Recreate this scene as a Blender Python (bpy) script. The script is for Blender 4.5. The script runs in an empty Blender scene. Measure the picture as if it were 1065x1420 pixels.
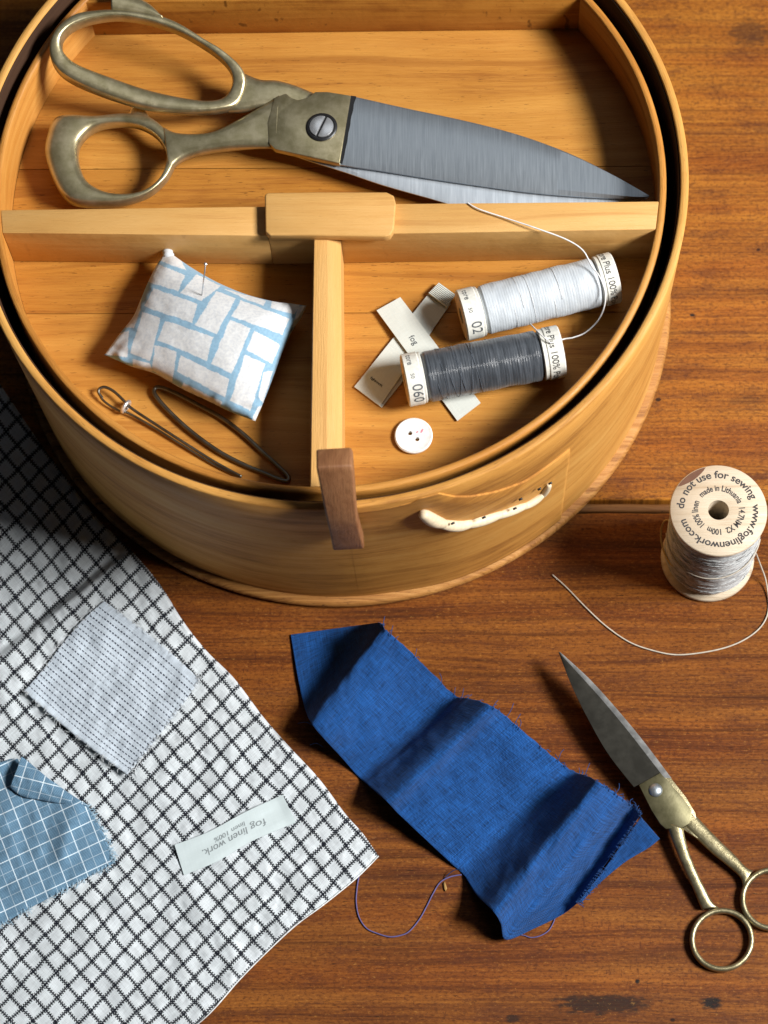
import bpy, bmesh, math, random
from mathutils import Vector, Matrix, noise
random.seed(7)
C = bpy.context.scene.collection
S = 0.01                                  # everything below is written in centimetres
PI = math.pi
sin, cos = math.sin, math.cos

# ------------------------------------------------------------------ camera
YAW = math.radians(6.75)                  # turns the calibrated frame so that the table's grain runs along x
F_PX, PITCH, ROLL = 3536.44, 0.36557, -0.10987
RZ = Matrix.Rotation(YAW, 3, 'Z')
fw0 = Vector((0, sin(PITCH), -cos(PITCH))); r0 = Vector((1, 0, 0)); u0 = r0.cross(fw0)
CR = RZ @ (cos(ROLL) * r0 + sin(ROLL) * u0)
CU = RZ @ (-sin(ROLL) * r0 + cos(ROLL) * u0)
CF = RZ @ fw0
CP = RZ @ Vector((0.78152, -51.39148, 106.48347))
cam_d = bpy.data.cameras.new('camera'); cam = bpy.data.objects.new('camera', cam_d); C.objects.link(cam)
cam.matrix_world = Matrix((( CR.x, CU.x, -CF.x, CP.x * S), (CR.y, CU.y, -CF.y, CP.y * S), (CR.z, CU.z, -CF.z, CP.z * S), (0, 0, 0, 1)))
cam_d.sensor_fit = 'VERTICAL'; cam_d.sensor_height = 36; cam_d.lens = 36 * F_PX / 1420
cam_d.clip_start = 0.05; cam_d.clip_end = 50
cam_d.dof.use_dof = True; cam_d.dof.aperture_fstop = 11; cam_d.dof.focus_distance = 1.08
bpy.context.scene.camera = cam

# ------------------------------------------------------------------ light
sc = bpy.context.scene
sc.view_settings.view_transform = 'Standard'; sc.view_settings.look = 'None'
sc.view_settings.exposure = 0; sc.view_settings.gamma = 1
W = bpy.data.worlds.new('World'); sc.world = W; W.use_nodes = True
W.node_tree.nodes['Background'].inputs[0].default_value = (0.55, 0.72, 1, 1)
W.node_tree.nodes['Background'].inputs[1].default_value = 0.012
def area(name, loc, target, sx, sy, watts, col):
    l = bpy.data.lights.new(name, 'AREA'); l.shape = 'RECTANGLE'; l.size = sx; l.size_y = sy; l.energy = watts; l.color = col
    o = bpy.data.objects.new(name, l); C.objects.link(o); o.location = loc
    o.rotation_euler = (Vector(target) - Vector(loc)).to_track_quat('-Z', 'Y').to_euler(); return o
az, el, dist = math.radians(-7), math.radians(45), 1.9
area('window_light', (dist * cos(az) * cos(el), -.1 + dist * sin(az) * cos(el), dist * sin(el)), (0, -.1, 0), .62, .44, 72, (1, .985, .965))
area('soft_fill_light', (0.15, 1.0, 2.2), (0, 0, 0), 1.2, .9, 2.5, (.90, .95, 1))  # unseen fill lamp, added for ambient light and blade reflections
sc.cycles.max_bounces = 6; sc.cycles.diffuse_bounces = 2

# ------------------------------------------------------------------ helpers
def U(px, py, z=0.0):
    """point of the photograph (1065 x 1420) on the level z cm above the table"""
    d = CR * ((px - 532.5) / F_PX) - CU * ((py - 710) / F_PX) + CF
    return CP + d * ((z - CP.z) / d.z)
def PX(p):
    d = Vector(p) - CP; z = d.dot(CF)
    return 532.5 + F_PX * d.dot(CR) / z, 710 - F_PX * d.dot(CU) / z
ORG = {}
def thing(name, loc, label, cat, group=None):
    o = bpy.data.objects.new(name, None); C.objects.link(o); o.empty_display_size = .01
    o.location = Vector(loc) * S; ORG[o.name] = Vector(loc)
    o['label'] = label; o['category'] = cat
    if group: o['group'] = group
    return o
def tag(o, label, cat, group=None):
    o['label'] = label; o['category'] = cat
    if group: o['group'] = group
    return o
def mesh(name, vf, mat, parent=None, base=None, smooth=True, uv=None, kind=None, label=None, col=None, sharp=None):
    v, f = vf
    org = ORG[parent.name] if parent else (Vector(base) if base is not None else Vector((0, 0, 0)))
    me = bpy.data.meshes.new(name)
    me.from_pydata([((p[0] - org.x) * S, (p[1] - org.y) * S, (p[2] - org.z) * S) for p in v], [], f)
    me.materials.append(mat)
    if uv:
        L = me.uv_layers.new(name='UVMap'); idx = [0] * len(me.loops); me.loops.foreach_get('vertex_index', idx)
        flat = []
        for i in idx: flat += [uv[i][0], uv[i][1]]
        L.data.foreach_set('uv', flat)
    if col:
        a = me.color_attributes.new('print', 'FLOAT_COLOR', 'POINT'); flat = []
        for c in col: flat += [c[0], c[1], c[2], 1]
        a.data.foreach_set('color', flat)
    if smooth: me.polygons.foreach_set('use_smooth', [True] * len(me.polygons))
    me.update()
    if sharp: me.set_sharp_from_angle(angle=math.radians(sharp))
    o = bpy.data.objects.new(name, me); C.objects.link(o)
    ORG[o.name] = org
    if parent: o.parent = parent
    else: o.location = org * S
    if kind: o['kind'] = kind
    if label: o['label'] = label
    return o
def join(*vfs):
    V, F = [], []
    for v, f in vfs:
        n = len(V); V += list(v); F += [tuple(i + n for i in q) for q in f]
    return V, F
def grid(nu, nv, fn, wrap=False):
    V = [fn(i / nu, j / nv) for j in range(nv + 1) for i in range(nu if wrap else nu + 1)]
    w = nu if wrap else nu + 1
    F = [(j * w + i, j * w + (i + 1) % w, (j + 1) * w + (i + 1) % w, (j + 1) * w + i) for j in range(nv) for i in range(nu)]
    return V, F
def sheet(nu, nv, fn, th):
    """a grid with thickness th below it, edges closed; returns verts, faces, number of grid verts"""
    V, F = grid(nu, nv, fn); n = len(V); w = nu + 1
    V = V + [Vector(p) - Vector((0, 0, th)) for p in V]
    F = F + [tuple(reversed([i + n for i in q])) for q in F]
    ring = [i for i in range(w)] + [j * w + nu for j in range(1, nv + 1)] + [nv * w + i for i in range(nu - 1, -1, -1)] + [j * w for j in range(nv - 1, 0, -1)]
    for a, b in zip(ring, ring[1:] + ring[:1]): F.append((b, a, a + n, b + n))
    return (V, F), n
def loft(rows, closed=False, cap=True):
    m = len(rows[0]); V = [p for r in rows for p in r]; F = []; n = len(rows)
    for i in range(n if closed else n - 1):
        a, b = i * m, ((i + 1) % n) * m
        F += [(a + k, a + (k + 1) % m, b + (k + 1) % m, b + k) for k in range(m)]
    if cap and not closed: F += [tuple(range(m))[::-1], tuple((n - 1) * m + k for k in range(m))]
    return V, F
def crom(P, n):
    """smooth curve through points P (Vectors or tuples), n samples per span"""
    P = [Vector(p) for p in P]; out = []
    for i in range(len(P) - 1):
        a, b, c, d = P[max(i - 1, 0)], P[i], P[i + 1], P[min(i + 2, len(P) - 1)]
        for k in range(n):
            t = k / n
            out.append(.5 * ((2 * b) + (c - a) * t + (2 * a - 5 * b + 4 * c - d) * t * t + (3 * b - a - 3 * c + d) * t ** 3))
    return out + [P[-1]]
def cromc(P, n):
    P = [Vector(p) for p in P]; m = len(P); out = []
    for i in range(m):
        a, b, c, d = P[i - 1], P[i], P[(i + 1) % m], P[(i + 2) % m]
        for k in range(n):
            t = k / n
            out.append(.5 * ((2 * b) + (c - a) * t + (2 * a - 5 * b + 4 * c - d) * t * t + (3 * b - a - 3 * c + d) * t ** 3))
    return out
def tube(P, r, n=8, closed=False, taper=None):
    P = [Vector(p) for p in P]; rows = []; N = len(P); up = Vector((0, 0, 1))
    for i, p in enumerate(P):
        t = (P[(i + 1) % N] - P[i - 1]) if closed else (P[min(i + 1, N - 1)] - P[max(i - 1, 0)])
        t.normalize()
        if abs(t.dot(up)) > .93: up = Vector((1, 0, 0)) if abs(t.x) < .8 else Vector((0, 1, 0))
        a = t.cross(up).normalized(); b = a.cross(t); up = b
        rr = (taper[i] if taper else 1) * r
        rows.append([p + a * (cos(2 * PI * k / n) * rr) + b * (sin(2 * PI * k / n) * rr) for k in range(n)])
    return loft(rows, closed)
def bar(A, B, z, th, n=12, e=.6, closed=False):
    """loft between two outlines A and B of photograph points; z = mid height (number or list), th = thickness; rounded section"""
    rows = []; N = len(A)
    for i in range(N):
        zi = z[i] if isinstance(z, (list, tuple)) else z
        ti = th[i] if isinstance(th, (list, tuple)) else th
        a = U(A[i][0], A[i][1], zi); b = U(B[i][0], B[i][1], zi); row = []
        for k in range(n):
            c, s = cos(2 * PI * k / n), sin(2 * PI * k / n)
            c = math.copysign(abs(c) ** e, c); s = math.copysign(abs(s) ** e, s)
            row.append(a.lerp(b, .5 - .5 * c) + Vector((0, 0, s * ti / 2)))
        rows.append(row)
    return loft(rows, closed)
def lathe(prof, c, n=64, ax=None, closed_prof=False):
    c = Vector(c); ax = (ax or Vector((0, 0, 1))).normalized()
    a = ax.cross(Vector((0, 0, 1)));  a = Vector((1, 0, 0)) if a.length < .01 else a.normalized()
    b = ax.cross(a)
    rows = [[c + ax * z + (a * cos(2 * PI * k / n) + b * sin(2 * PI * k / n)) * r for k in range(n)] for r, z in prof]
    if closed_prof: return loft(rows, True)
    return loft(rows)
def prism(top, bot_z=None, depth=None, bevel=.04, seg=2):
    """solid under a polygon of 3D points, all edges bevelled"""
    bm = bmesh.new(); vs = [bm.verts.new(p) for p in top]
    bs = [bm.verts.new((p[0], p[1], bot_z if bot_z is not None else p[2] - depth)) for p in top]
    n = len(top); bm.faces.new(vs); bm.faces.new(bs[::-1])
    for i in range(n): bm.faces.new((vs[i], bs[i], bs[(i + 1) % n], vs[(i + 1) % n]))
    bmesh.ops.recalc_face_normals(bm, faces=bm.faces)
    if bevel: bmesh.ops.bevel(bm, geom=list(bm.edges), offset=bevel, segments=seg, profile=.5, affect='EDGES')
    bm.verts.index_update(); r = ([v.co.copy() for v in bm.verts], [tuple(v.index for v in f.verts) for f in bm.faces]); bm.free(); return r
def text2d(s, size=1.0, align='CENTER', space=1.0, bold=0.0):
    cu = bpy.data.curves.new('text', 'FONT'); cu.body = s; cu.size = size; cu.align_x = align; cu.resolution_u = 4; cu.offset = bold; cu.space_character = space
    o = bpy.data.objects.new('text', cu); m = o.to_mesh()
    v = [(p.co.x, p.co.y) for p in m.vertices]; f = [tuple(q.vertices) for q in m.polygons]
    o.to_mesh_clear(); bpy.data.objects.remove(o); bpy.data.curves.remove(cu); return v, f
def fbm(x, y, z=0, o=3): return noise.fractal(Vector((x, y, z)), 1.0, 2.0, o)
def sstep(a, b, x):
    t = min(1, max(0, (x - a) / (b - a))); return t * t * (3 - 2 * t)
def P3(s): return [tuple(float(c) for c in w.split(',')) for w in s.split()]
def zoomed(s, k, ox, oy): return [(ox + a / k, oy + b / k) for a, b in P3(s)]

# ------------------------------------------------------------------ materials
class NT:
    def __init__(self, name, coord='obj'):
        self.m = bpy.data.materials.new(name); self.m.use_nodes = True; self.t = self.m.node_tree
        self.b = self.t.nodes['Principled BSDF']; tc = self.t.nodes.new('ShaderNodeTexCoord')
        if coord == 'uv': self.v = tc.outputs['UV']
        else: self.v = self.vm('SCALE', tc.outputs['Object'], 100.0)
        s = self.t.nodes.new('ShaderNodeSeparateXYZ'); self.l(self.v, s.inputs[0]); self.x, self.y, self.z = s.outputs
    def l(self, a, b): self.t.links.new(a, b)
    def put(self, a, sock):
        if isinstance(a, (int, float)): sock.default_value = a
        elif isinstance(a, (tuple, list)): sock.default_value = (tuple(a) + (1,))[:4] if len(sock.default_value) == 4 else tuple(a)
        else: self.l(a, sock)
    def vm(self, op, a, sc_):
        n = self.t.nodes.new('ShaderNodeVectorMath'); n.operation = op; self.put(a, n.inputs[0]); self.put(sc_, n.inputs['Scale']); return n.outputs[0]
    def k(self, op, a, b=0.0, c=0.0, clamp=False):
        n = self.t.nodes.new('ShaderNodeMath'); n.operation = op; n.use_clamp = clamp
        self.put(a, n.inputs[0]); self.put(b, n.inputs[1]); self.put(c, n.inputs[2]); return n.outputs[0]
    def xyz(self, x, y, z=0.0):
        n = self.t.nodes.new('ShaderNodeCombineXYZ'); self.put(x, n.inputs[0]); self.put(y, n.inputs[1]); self.put(z, n.inputs[2]); return n.outputs[0]
    def noise(self, vec, scale=1.0, detail=3.0, rough=.55, dist=0.0):
        n = self.t.nodes.new('ShaderNodeTexNoise'); self.put(vec, n.inputs['Vector']); n.inputs['Scale'].default_value = scale
        n.inputs['Detail'].default_value = detail; n.inputs['Roughness'].default_value = rough; n.inputs['Distortion'].default_value = dist; return n.outputs['Fac']
    def vor(self, vec, scale=1.0):
        n = self.t.nodes.new('ShaderNodeTexVoronoi'); self.put(vec, n.inputs['Vector']); n.inputs['Scale'].default_value = scale; return n
    def ss(self, a, lo, hi, o0=0.0, o1=1.0):
        n = self.t.nodes.new('ShaderNodeMapRange'); n.interpolation_type = 'SMOOTHSTEP'; self.put(a, n.inputs['Value'])
        n.inputs['From Min'].default_value = lo; n.inputs['From Max'].default_value = hi; n.inputs['To Min'].default_value = o0; n.inputs['To Max'].default_value = o1; return n.outputs[0]
    def ramp(self, a, stops):
        n = self.t.nodes.new('ShaderNodeValToRGB'); self.put(a, n.inputs[0]); e = n.color_ramp.elements
        while len(e) < len(stops): e.new(.5)
        for q, (p, c) in zip(e, stops): q.position = p; q.color = tuple(c) + (1,)
        return n.outputs[0]
    def mix(self, f, a, b, mode='MIX'):
        n = self.t.nodes.new('ShaderNodeMix'); n.data_type = 'RGBA'; n.blend_type = mode
        self.put(f, n.inputs[0]); self.put(a, n.inputs[6]); self.put(b, n.inputs[7]); return n.outputs[2]
    def bump(self, h, strength=.3, dist=.0005):
        n = self.t.nodes.new('ShaderNodeBump'); n.inputs['Strength'].default_value = strength; n.inputs['Distance'].default_value = dist
        self.l(h, n.inputs['Height']); self.l(n.outputs[0], self.b.inputs['Normal'])
    def set(self, **kw):
        for a, v in kw.items(): self.put(v, self.b.inputs[a.replace('_', ' ')])
        return self.m

def wood(name, light, mid, dark, rough=.45, freq=1.0, seed=0.0, coord='obj', contrast=1.0, specks=.3, coat=0.0, swap=False, wav=2.2):
    n = NT(name, coord); x, y = (n.y, n.x) if swap else (n.x, n.y)
    zz = n.k('ADD', n.z, seed)
    warp = n.noise(n.xyz(n.k('MULTIPLY', x, .05), n.k('MULTIPLY', y, .22), zz), 1, 2)
    yy = n.k('ADD', y, n.k('MULTIPLY', n.k('SUBTRACT', warp, .5), wav))
    g1 = n.noise(n.xyz(n.k('MULTIPLY', x, .035), n.k('MULTIPLY', yy, .9 * freq), zz), 1, 5, .62)
    g2 = n.noise(n.xyz(n.k('MULTIPLY', x, .12), n.k('MULTIPLY', yy, 6.0 * freq), zz), 1, 4, .6)
    g3 = n.noise(n.xyz(n.k('MULTIPLY', x, 1.2), n.k('MULTIPLY', y, 26.0), zz), 1, 3, .6)
    blot = n.noise(n.xyz(n.k('MULTIPLY', x, .22), n.k('MULTIPLY', y, .35), zz), 1, 3)
    f = n.k('ADD', n.k('MULTIPLY', g1, .5 * contrast), n.k('MULTIPLY', g2, .3 * contrast))
    f = n.k('ADD', f, n.k('MULTIPLY', g3, .2 * contrast)); f = n.k('ADD', f, n.k('MULTIPLY', blot, .25)); f = n.k('SUBTRACT', f, .125 + .5 * (contrast - 1))
    c = n.ramp(f, [(.30, dark), (.46, mid), (.66, light)])
    line = n.ss(n.noise(n.xyz(n.k('MULTIPLY', x, .06), n.k('MULTIPLY', yy, 2.2 * freq), n.k('ADD', zz, 7.3)), 1, 2), .60, .72)
    c = n.mix(n.k('MULTIPLY', line, .45), c, dark)
    fleck = n.ss(n.noise(n.xyz(n.k('MULTIPLY', x, 7.0), n.k('MULTIPLY', y, 8.0), n.k('ADD', zz, 13.1)), 1, 3, .6), .68, .76)
    c = n.mix(n.k('MULTIPLY', fleck, specks * .6), c, tuple(.5 * q for q in dark))
    tick = n.ss(n.noise(n.xyz(n.k('MULTIPLY', x, 2.2), n.k('MULTIPLY', y, 17.0), n.k('ADD', zz, 3.1)), 1, 2, .5), .66, .74)
    c = n.mix(n.k('MULTIPLY', tick, specks), c, tuple(.35 * q for q in dark))
    n.bump(n.k('ADD', g3, n.k('MULTIPLY', g2, .8)), .45, .0005); n.put(.3, n.b.inputs['Specular IOR Level'])
    n.n_color = c; n.n_yy = yy
    return n, n.set(Base_Color=c, Roughness=n.ss(g2, .3, .7, rough + .1, rough - .05), Coat_Weight=coat, Coat_Roughness=.3)

pine = wood('tray_pine', (.52, .235, .042), (.41, .165, .024), (.22, .065, .008), .45, .7, 1.0, contrast=1.15, specks=.7)[1]
pine_b = wood('tray_pine_second', (.55, .26, .052), (.44, .185, .030), (.26, .085, .011), .45, .7, 9.0, contrast=1.15, specks=.6)[1]
pale = wood('divider_maple', (.67, .40, .145), (.58, .315, .095), (.42, .19, .05), .45, .8, 4.0, contrast=.7, specks=.15)[1]
pale_y = wood('divider_maple_lengthways', (.67, .40, .145), (.58, .315, .095), (.42, .19, .05), .45, .8, 4.0, contrast=.7, specks=.15, swap=True)[1]
hoop = wood('bent_hoop_wood', (.68, .38, .105), (.55, .26, .055), (.22, .08, .015), .55, .28, 2.0, coord='uv', contrast=1.3, specks=.5, wav=3.5)[1]
hoop_in = wood('tray_hoop_wood', (.60, .30, .075), (.48, .20, .036), (.26, .09, .014), .4, .6, 5.0, coord='uv', contrast=1.2, specks=.4)[1]
endgrain = wood('base_rim_wood', (.52, .26, .075), (.36, .155, .036), (.13, .045, .010), .6, 2.5, 6.0, contrast=1.6, specks=.8)[1]
walnut = wood('walnut', (.30, .145, .065), (.21, .09, .038), (.11, .04, .016), .5, 1.2, 3.0, swap=True)[1]
birch = wood('birch_spool', (.64, .55, .43), (.57, .47, .34), (.40, .28, .17), .5, 1.3, 8.0, contrast=1.1, specks=.1)[1]

def table_material(name, li, mi, da):
    n, m = wood(name, li, mi, da, .5, 1.5, 0.0, contrast=1.28, specks=.9, wav=1.1)
    x, y = n.x, n.y; c = n.n_color
    # fine dark flecks and rays across the grain
    ray = n.ss(n.noise(n.xyz(n.k('MULTIPLY', x, 9.0), n.k('MULTIPLY', y, 1.6), 2.0), 1, 2), .60, .70)
    zone = n.ss(n.noise(n.xyz(n.k('MULTIPLY', x, .12), n.k('MULTIPLY', y, .55), 5.0), 1, 2), .52, .62)
    c = n.mix(n.k('MULTIPLY', n.k('MULTIPLY', ray, zone), .55), c, (.06, .014, .006))
    pale_f = n.ss(n.noise(n.xyz(n.k('MULTIPLY', x, 2.0), n.k('MULTIPLY', y, 5.0), 9.0), 1, 3), .68, .78)
    c = n.mix(n.k('MULTIPLY', pale_f, .30), c, (.42, .21, .07))
    seam = n.ss(n.noise(n.xyz(n.k('MULTIPLY', x, .05), n.k('MULTIPLY', n.n_yy, 3.2), 15.0), 1, 3, .6), .56, .66)
    c = n.mix(n.k('MULTIPLY', seam, .40), c, (.055, .013, .004))
    rough_z = n.ss(n.noise(n.xyz(n.k('MULTIPLY', x, .5), n.k('MULTIPLY', y, 1.3), 21.0), 1, 6, .8), .50, .62)
    c = n.mix(n.k('MULTIPLY', rough_z, .5), c, (.085, .026, .010))
    red = n.ss(n.noise(n.xyz(n.k('MULTIPLY', x, .06), n.k('MULTIPLY', y, .5), 33.0), 1, 3), .45, .65)
    c = n.mix(n.k('MULTIPLY', red, .45), c, n.mix(1.0, c, (.95, .72, .62), 'MULTIPLY'))
    v = n.vor(n.xyz(n.k('MULTIPLY', x, .30), n.k('MULTIPLY', y, .42), 0.0))
    hole = n.ss(v.outputs['Distance'], .030, .045, 1.0, 0.0)
    c = n.mix(n.k('MULTIPLY', hole, .92), c, (.010, .004, .003))
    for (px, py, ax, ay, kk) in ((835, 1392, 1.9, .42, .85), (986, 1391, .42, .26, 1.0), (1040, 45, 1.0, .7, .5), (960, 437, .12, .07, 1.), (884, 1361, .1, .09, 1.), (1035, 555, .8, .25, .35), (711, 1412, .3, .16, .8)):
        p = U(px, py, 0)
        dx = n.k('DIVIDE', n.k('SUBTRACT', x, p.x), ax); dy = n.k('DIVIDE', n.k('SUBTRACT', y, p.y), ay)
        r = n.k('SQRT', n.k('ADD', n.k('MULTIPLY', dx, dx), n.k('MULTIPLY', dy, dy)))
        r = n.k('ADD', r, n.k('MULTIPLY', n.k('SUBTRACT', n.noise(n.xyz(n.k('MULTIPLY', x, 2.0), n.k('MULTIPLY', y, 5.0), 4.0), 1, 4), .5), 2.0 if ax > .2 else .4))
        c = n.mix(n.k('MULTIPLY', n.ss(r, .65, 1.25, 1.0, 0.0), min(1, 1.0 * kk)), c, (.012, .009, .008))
    pit = n.noise(n.xyz(n.k('MULTIPLY', x, 5.0), n.k('MULTIPLY', y, 9.0), 51.0), 1, 5, .75)
    c = n.mix(n.k('MULTIPLY', n.ss(pit, .50, .60), .55), c, (.05, .013, .004)); c = n.mix(n.k('MULTIPLY', n.ss(pit, .43, .32), .32), c, (.55, .27, .06))
    return n.set(Base_Color=c, Specular_IOR_Level=.16)
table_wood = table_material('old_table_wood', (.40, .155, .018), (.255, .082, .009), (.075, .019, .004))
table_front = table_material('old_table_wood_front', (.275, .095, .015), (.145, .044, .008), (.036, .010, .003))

def metal(name, a, b, rough, streak=(1, 1, 1), bump=.1, spots=0.0, scale=1.0, metallic=1.0):
    n = NT(name)
    v = n.xyz(n.k('MULTIPLY', n.x, streak[0]), n.k('MULTIPLY', n.y, streak[1]), n.k('MULTIPLY', n.z, streak[2]))
    f = n.noise(v, 1.6 * scale, 5, .65); g = n.noise(v, 9.0 * scale, 3, .6)
    c = n.ramp(f, [(.35, a), (.65, b)])
    if spots:
        s = n.ss(n.noise(v, 5.0, 4, .6), .60, .72); c = n.mix(n.k('MULTIPLY', s, spots), c, tuple(.25 * q for q in a))
    n.bump(n.k('ADD', g, f), bump, .0005)
    return n.set(Base_Color=c, Metallic=metallic, Roughness=n.ss(f, .3, .7, rough - .02, rough + .04))
brass = metal('aged_brass', (.40, .345, .19), (.56, .49, .31), .33, bump=.08, spots=.18, metallic=.84, scale=1.0)
brass_hi = metal('small_aged_brass', (.27, .235, .13), (.40, .35, .21), .38, bump=.22, spots=.6, scale=2.0, metallic=.85)
brass_plate = metal('brass_plate', (.11, .10, .05), (.16, .145, .08), .42, bump=.05, spots=.3, metallic=.7)
steel = metal('brushed_steel', (.34, .38, .42), (.44, .485, .525), .38, streak=(14, .35, 1), bump=.02, spots=.10, metallic=.85)
steel_bright = metal('honed_steel', (.62, .68, .74), (.74, .80, .86), .42, streak=(9, .4, 1), bump=.03, metallic=.75)
steel_dark = metal('dull_steel', (.058, .055, .046), (.060, .057, .048), .36, bump=.0)
steel_edge = metal('ground_steel_edge', (.60, .60, .58), (.70, .70, .68), .3, bump=.01)
wire = metal('dark_wire', (.13, .12, .10), (.20, .19, .16), .4)
nickel = metal('nickel', (.66, .67, .69), (.78, .79, .80), .28, bump=.0, metallic=.8)
def plain(name, col, rough=.6, **kw):
    n = NT(name); f = n.noise(n.v, 6.0, 3)
    c = n.mix(n.ss(f, .3, .7), tuple(q * .88 for q in col), tuple(min(1, q * 1.06) for q in col))
    return n.set(Base_Color=c, Roughness=rough, **kw)
black = plain('blackened_metal', (.012, .012, .013), .4)
ink = plain('black_ink', (.035, .033, .034), .7)
ink_faint = plain('faded_ink', (.22, .25, .26), .8)
ink_grey = plain('grey_ink', (.10, .11, .12), .8)
paper = plain('spool_cap_paper', (.74, .73, .66), .5)
cream = plain('rattan_lace', (.70, .58, .40), .55)
button_m = plain('button_shell', (.82, .81, .78), .25)
pink = plain('pink_stain', (.62, .22, .28), .5)
tape_m = None
def woven(name, fn, scale=26.0, strength=.5, rough=.85, sheen=.1, var=.2):
    """cloth: fn(n) -> colour from u = n.x and v = n.y in cm; weave relief and yarn variation on top"""
    n = NT(name, 'uv'); c = fn(n)
    wa = n.k('SINE', n.k('MULTIPLY', n.k('ADD', n.x, n.k('MULTIPLY', n.noise(n.xyz(n.k('MULTIPLY', n.x, 2.0), n.k('MULTIPLY', n.y, .6)), 1, 2), .12)), 2 * PI * scale))
    wb = n.k('SINE', n.k('MULTIPLY', n.k('ADD', n.y, n.k('MULTIPLY', n.noise(n.xyz(n.k('MULTIPLY', n.x, .6), n.k('MULTIPLY', n.y, 2.0)), 1, 2), .12)), 2 * PI * scale))
    w = n.k('MULTIPLY', wa, wb)
    ya = n.noise(n.xyz(n.k('MULTIPLY', n.x, 26.0), n.k('MULTIPLY', n.y, 1.3)), 1, 2, .6); yb = n.noise(n.xyz(n.k('MULTIPLY', n.x, 1.3), n.k('MULTIPLY', n.y, 26.0), 4.0), 1, 2, .6)
    slub = n.k('ADD', ya, yb)
    big = n.noise(n.xyz(n.k('MULTIPLY', n.x, .45), n.k('MULTIPLY', n.y, .45), 8.0), 1, 4, .7)
    c = n.mix(1.0, c, n.ramp(big, [(.3, (1 - var * .5,) * 3), (.5, (1, 1, 1)), (.7, (1 + var * .45,) * 3)]), 'MULTIPLY')
    c = n.mix(1.0, c, n.ramp(n.k('MULTIPLY', slub, .5), [(.36, (1 - var,) * 3), (.5, (.97, .97, .97)), (.64, (1 + var * .7,) * 3)]), 'MULTIPLY')
    n.bump(n.k('ADD', n.k('MULTIPLY', w, .35), slub), strength, .0004)
    return n.set(Base_Color=c, Roughness=rough, Sheen_Weight=sheen, Sheen_Roughness=.5, Specular_IOR_Level=.2)
def lines(n, coord, period, width, jag=0.0, other=None, shift=0.0):
    """1 on lines of the given width (cm) every period cm"""
    q = n.k('DIVIDE', n.k('ADD', coord, shift), period); fr = n.k('ABSOLUTE', n.k('SUBTRACT', n.k('FRACT', n.k('ADD', q, 1000.5)), .5))
    w = width / period / 2
    if jag: w = n.k('ADD', n.k('MULTIPLY', n.k('SIGN', n.k('SINE', n.k('MULTIPLY', other, 2 * PI / jag))), w * .42), w)
    return n.k('LESS_THAN', fr, w)
def gingham(n):
    a = lines(n, n.x, 1.0, .19, .16, n.y); b = lines(n, n.y, 1.0, .19, .16, n.x)
    chk = n.k('MULTIPLY', n.k('SINE', n.k('MULTIPLY', n.x, 2 * PI * 5.6)), n.k('SINE', n.k('MULTIPLY', n.y, 2 * PI * 5.6)))
    solid = n.k('ADD', n.k('MULTIPLY', n.k('GREATER_THAN', chk, -.42), .40), .60)
    one = n.k('MAXIMUM', a, b); both = n.k('MULTIPLY', a, b)
    f = n.k('MAXIMUM', n.k('MULTIPLY', one, solid), both)
    base = n.mix(n.noise(n.v, 1.2, 3), (.61, .665, .695), (.73, .78, .81))
    return n.mix(f, base, (.003, .005, .012))
ging = woven('gingham_linen', gingham, 13.0, .7)
hem_m = woven('plain_white_hem', lambda n: n.mix(.5, (.70, .72, .72), (.78, .80, .80)), 18.0, .5)
def striped(n):
    edge = n.k('MULTIPLY', n.k('GREATER_THAN', n.y, .25), n.k('LESS_THAN', n.y, 4.75))
    s = lines(n, n.y, .222, .052); d = n.k('GREATER_THAN', n.k('SINE', n.k('MULTIPLY', n.k('ADD', n.x, n.k('MULTIPLY', n.y, .37)), 2 * PI * 6.0)), -.5)
    vary = n.ss(n.noise(n.xyz(n.k('MULTIPLY', n.x, .6), n.k('MULTIPLY', n.y, 3.0)), 1, 2), .2, .55, .45, 1.0)
    return n.mix(n.k('MULTIPLY', n.k('MULTIPLY', n.k('MULTIPLY', s, d), edge), vary), (.52, .59, .66), (.015, .02, .045))
stripe_m = woven('striped_cotton', striped, 22.0, .5)
def bluecheck(n):
    a = n.k('MAXIMUM', n.k('MULTIPLY', lines(n, n.x, .98, .045), .95), n.k('MULTIPLY', lines(n, n.x, .98, .03, shift=.49), .45))
    b = n.k('MAXIMUM', n.k('MULTIPLY', lines(n, n.y, .98, .045), .95), n.k('MULTIPLY', lines(n, n.y, .98, .03, shift=.49), .45))
    tw = n.k('SINE', n.k('MULTIPLY', n.k('ADD', n.x, n.y), 2 * PI * 11.0))
    base = n.mix(n.ss(tw, -.6, .8), (.085, .18, .28), (.17, .30, .42))
    return n.mix(n.k('MAXIMUM', a, b), base, (.66, .78, .86))
bluecheck_m = woven('blue_checked_cotton', bluecheck, 20.0, .5)
blue_m = woven('royal_blue_linen', lambda n: n.mix(n.noise(n.xyz(n.k('MULTIPLY', n.x, 30.0), n.k('MULTIPLY', n.y, 30.0)), 1, 3), (.001, .022, .115), (.014, .115, .385)), 14.0, 1.0, .75, .05, .6)
tape_m = woven('label_tape', lambda n: n.mix(.5, (.56, .58, .53), (.62, .64, .59)), 24.0, .15, .6, .05, .06)
satin_m = woven('satin_label', lambda n: n.mix(.5, (.52, .60, .61), (.58, .66, .67)), 24.0, .06, .5, .05, .04)
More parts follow.
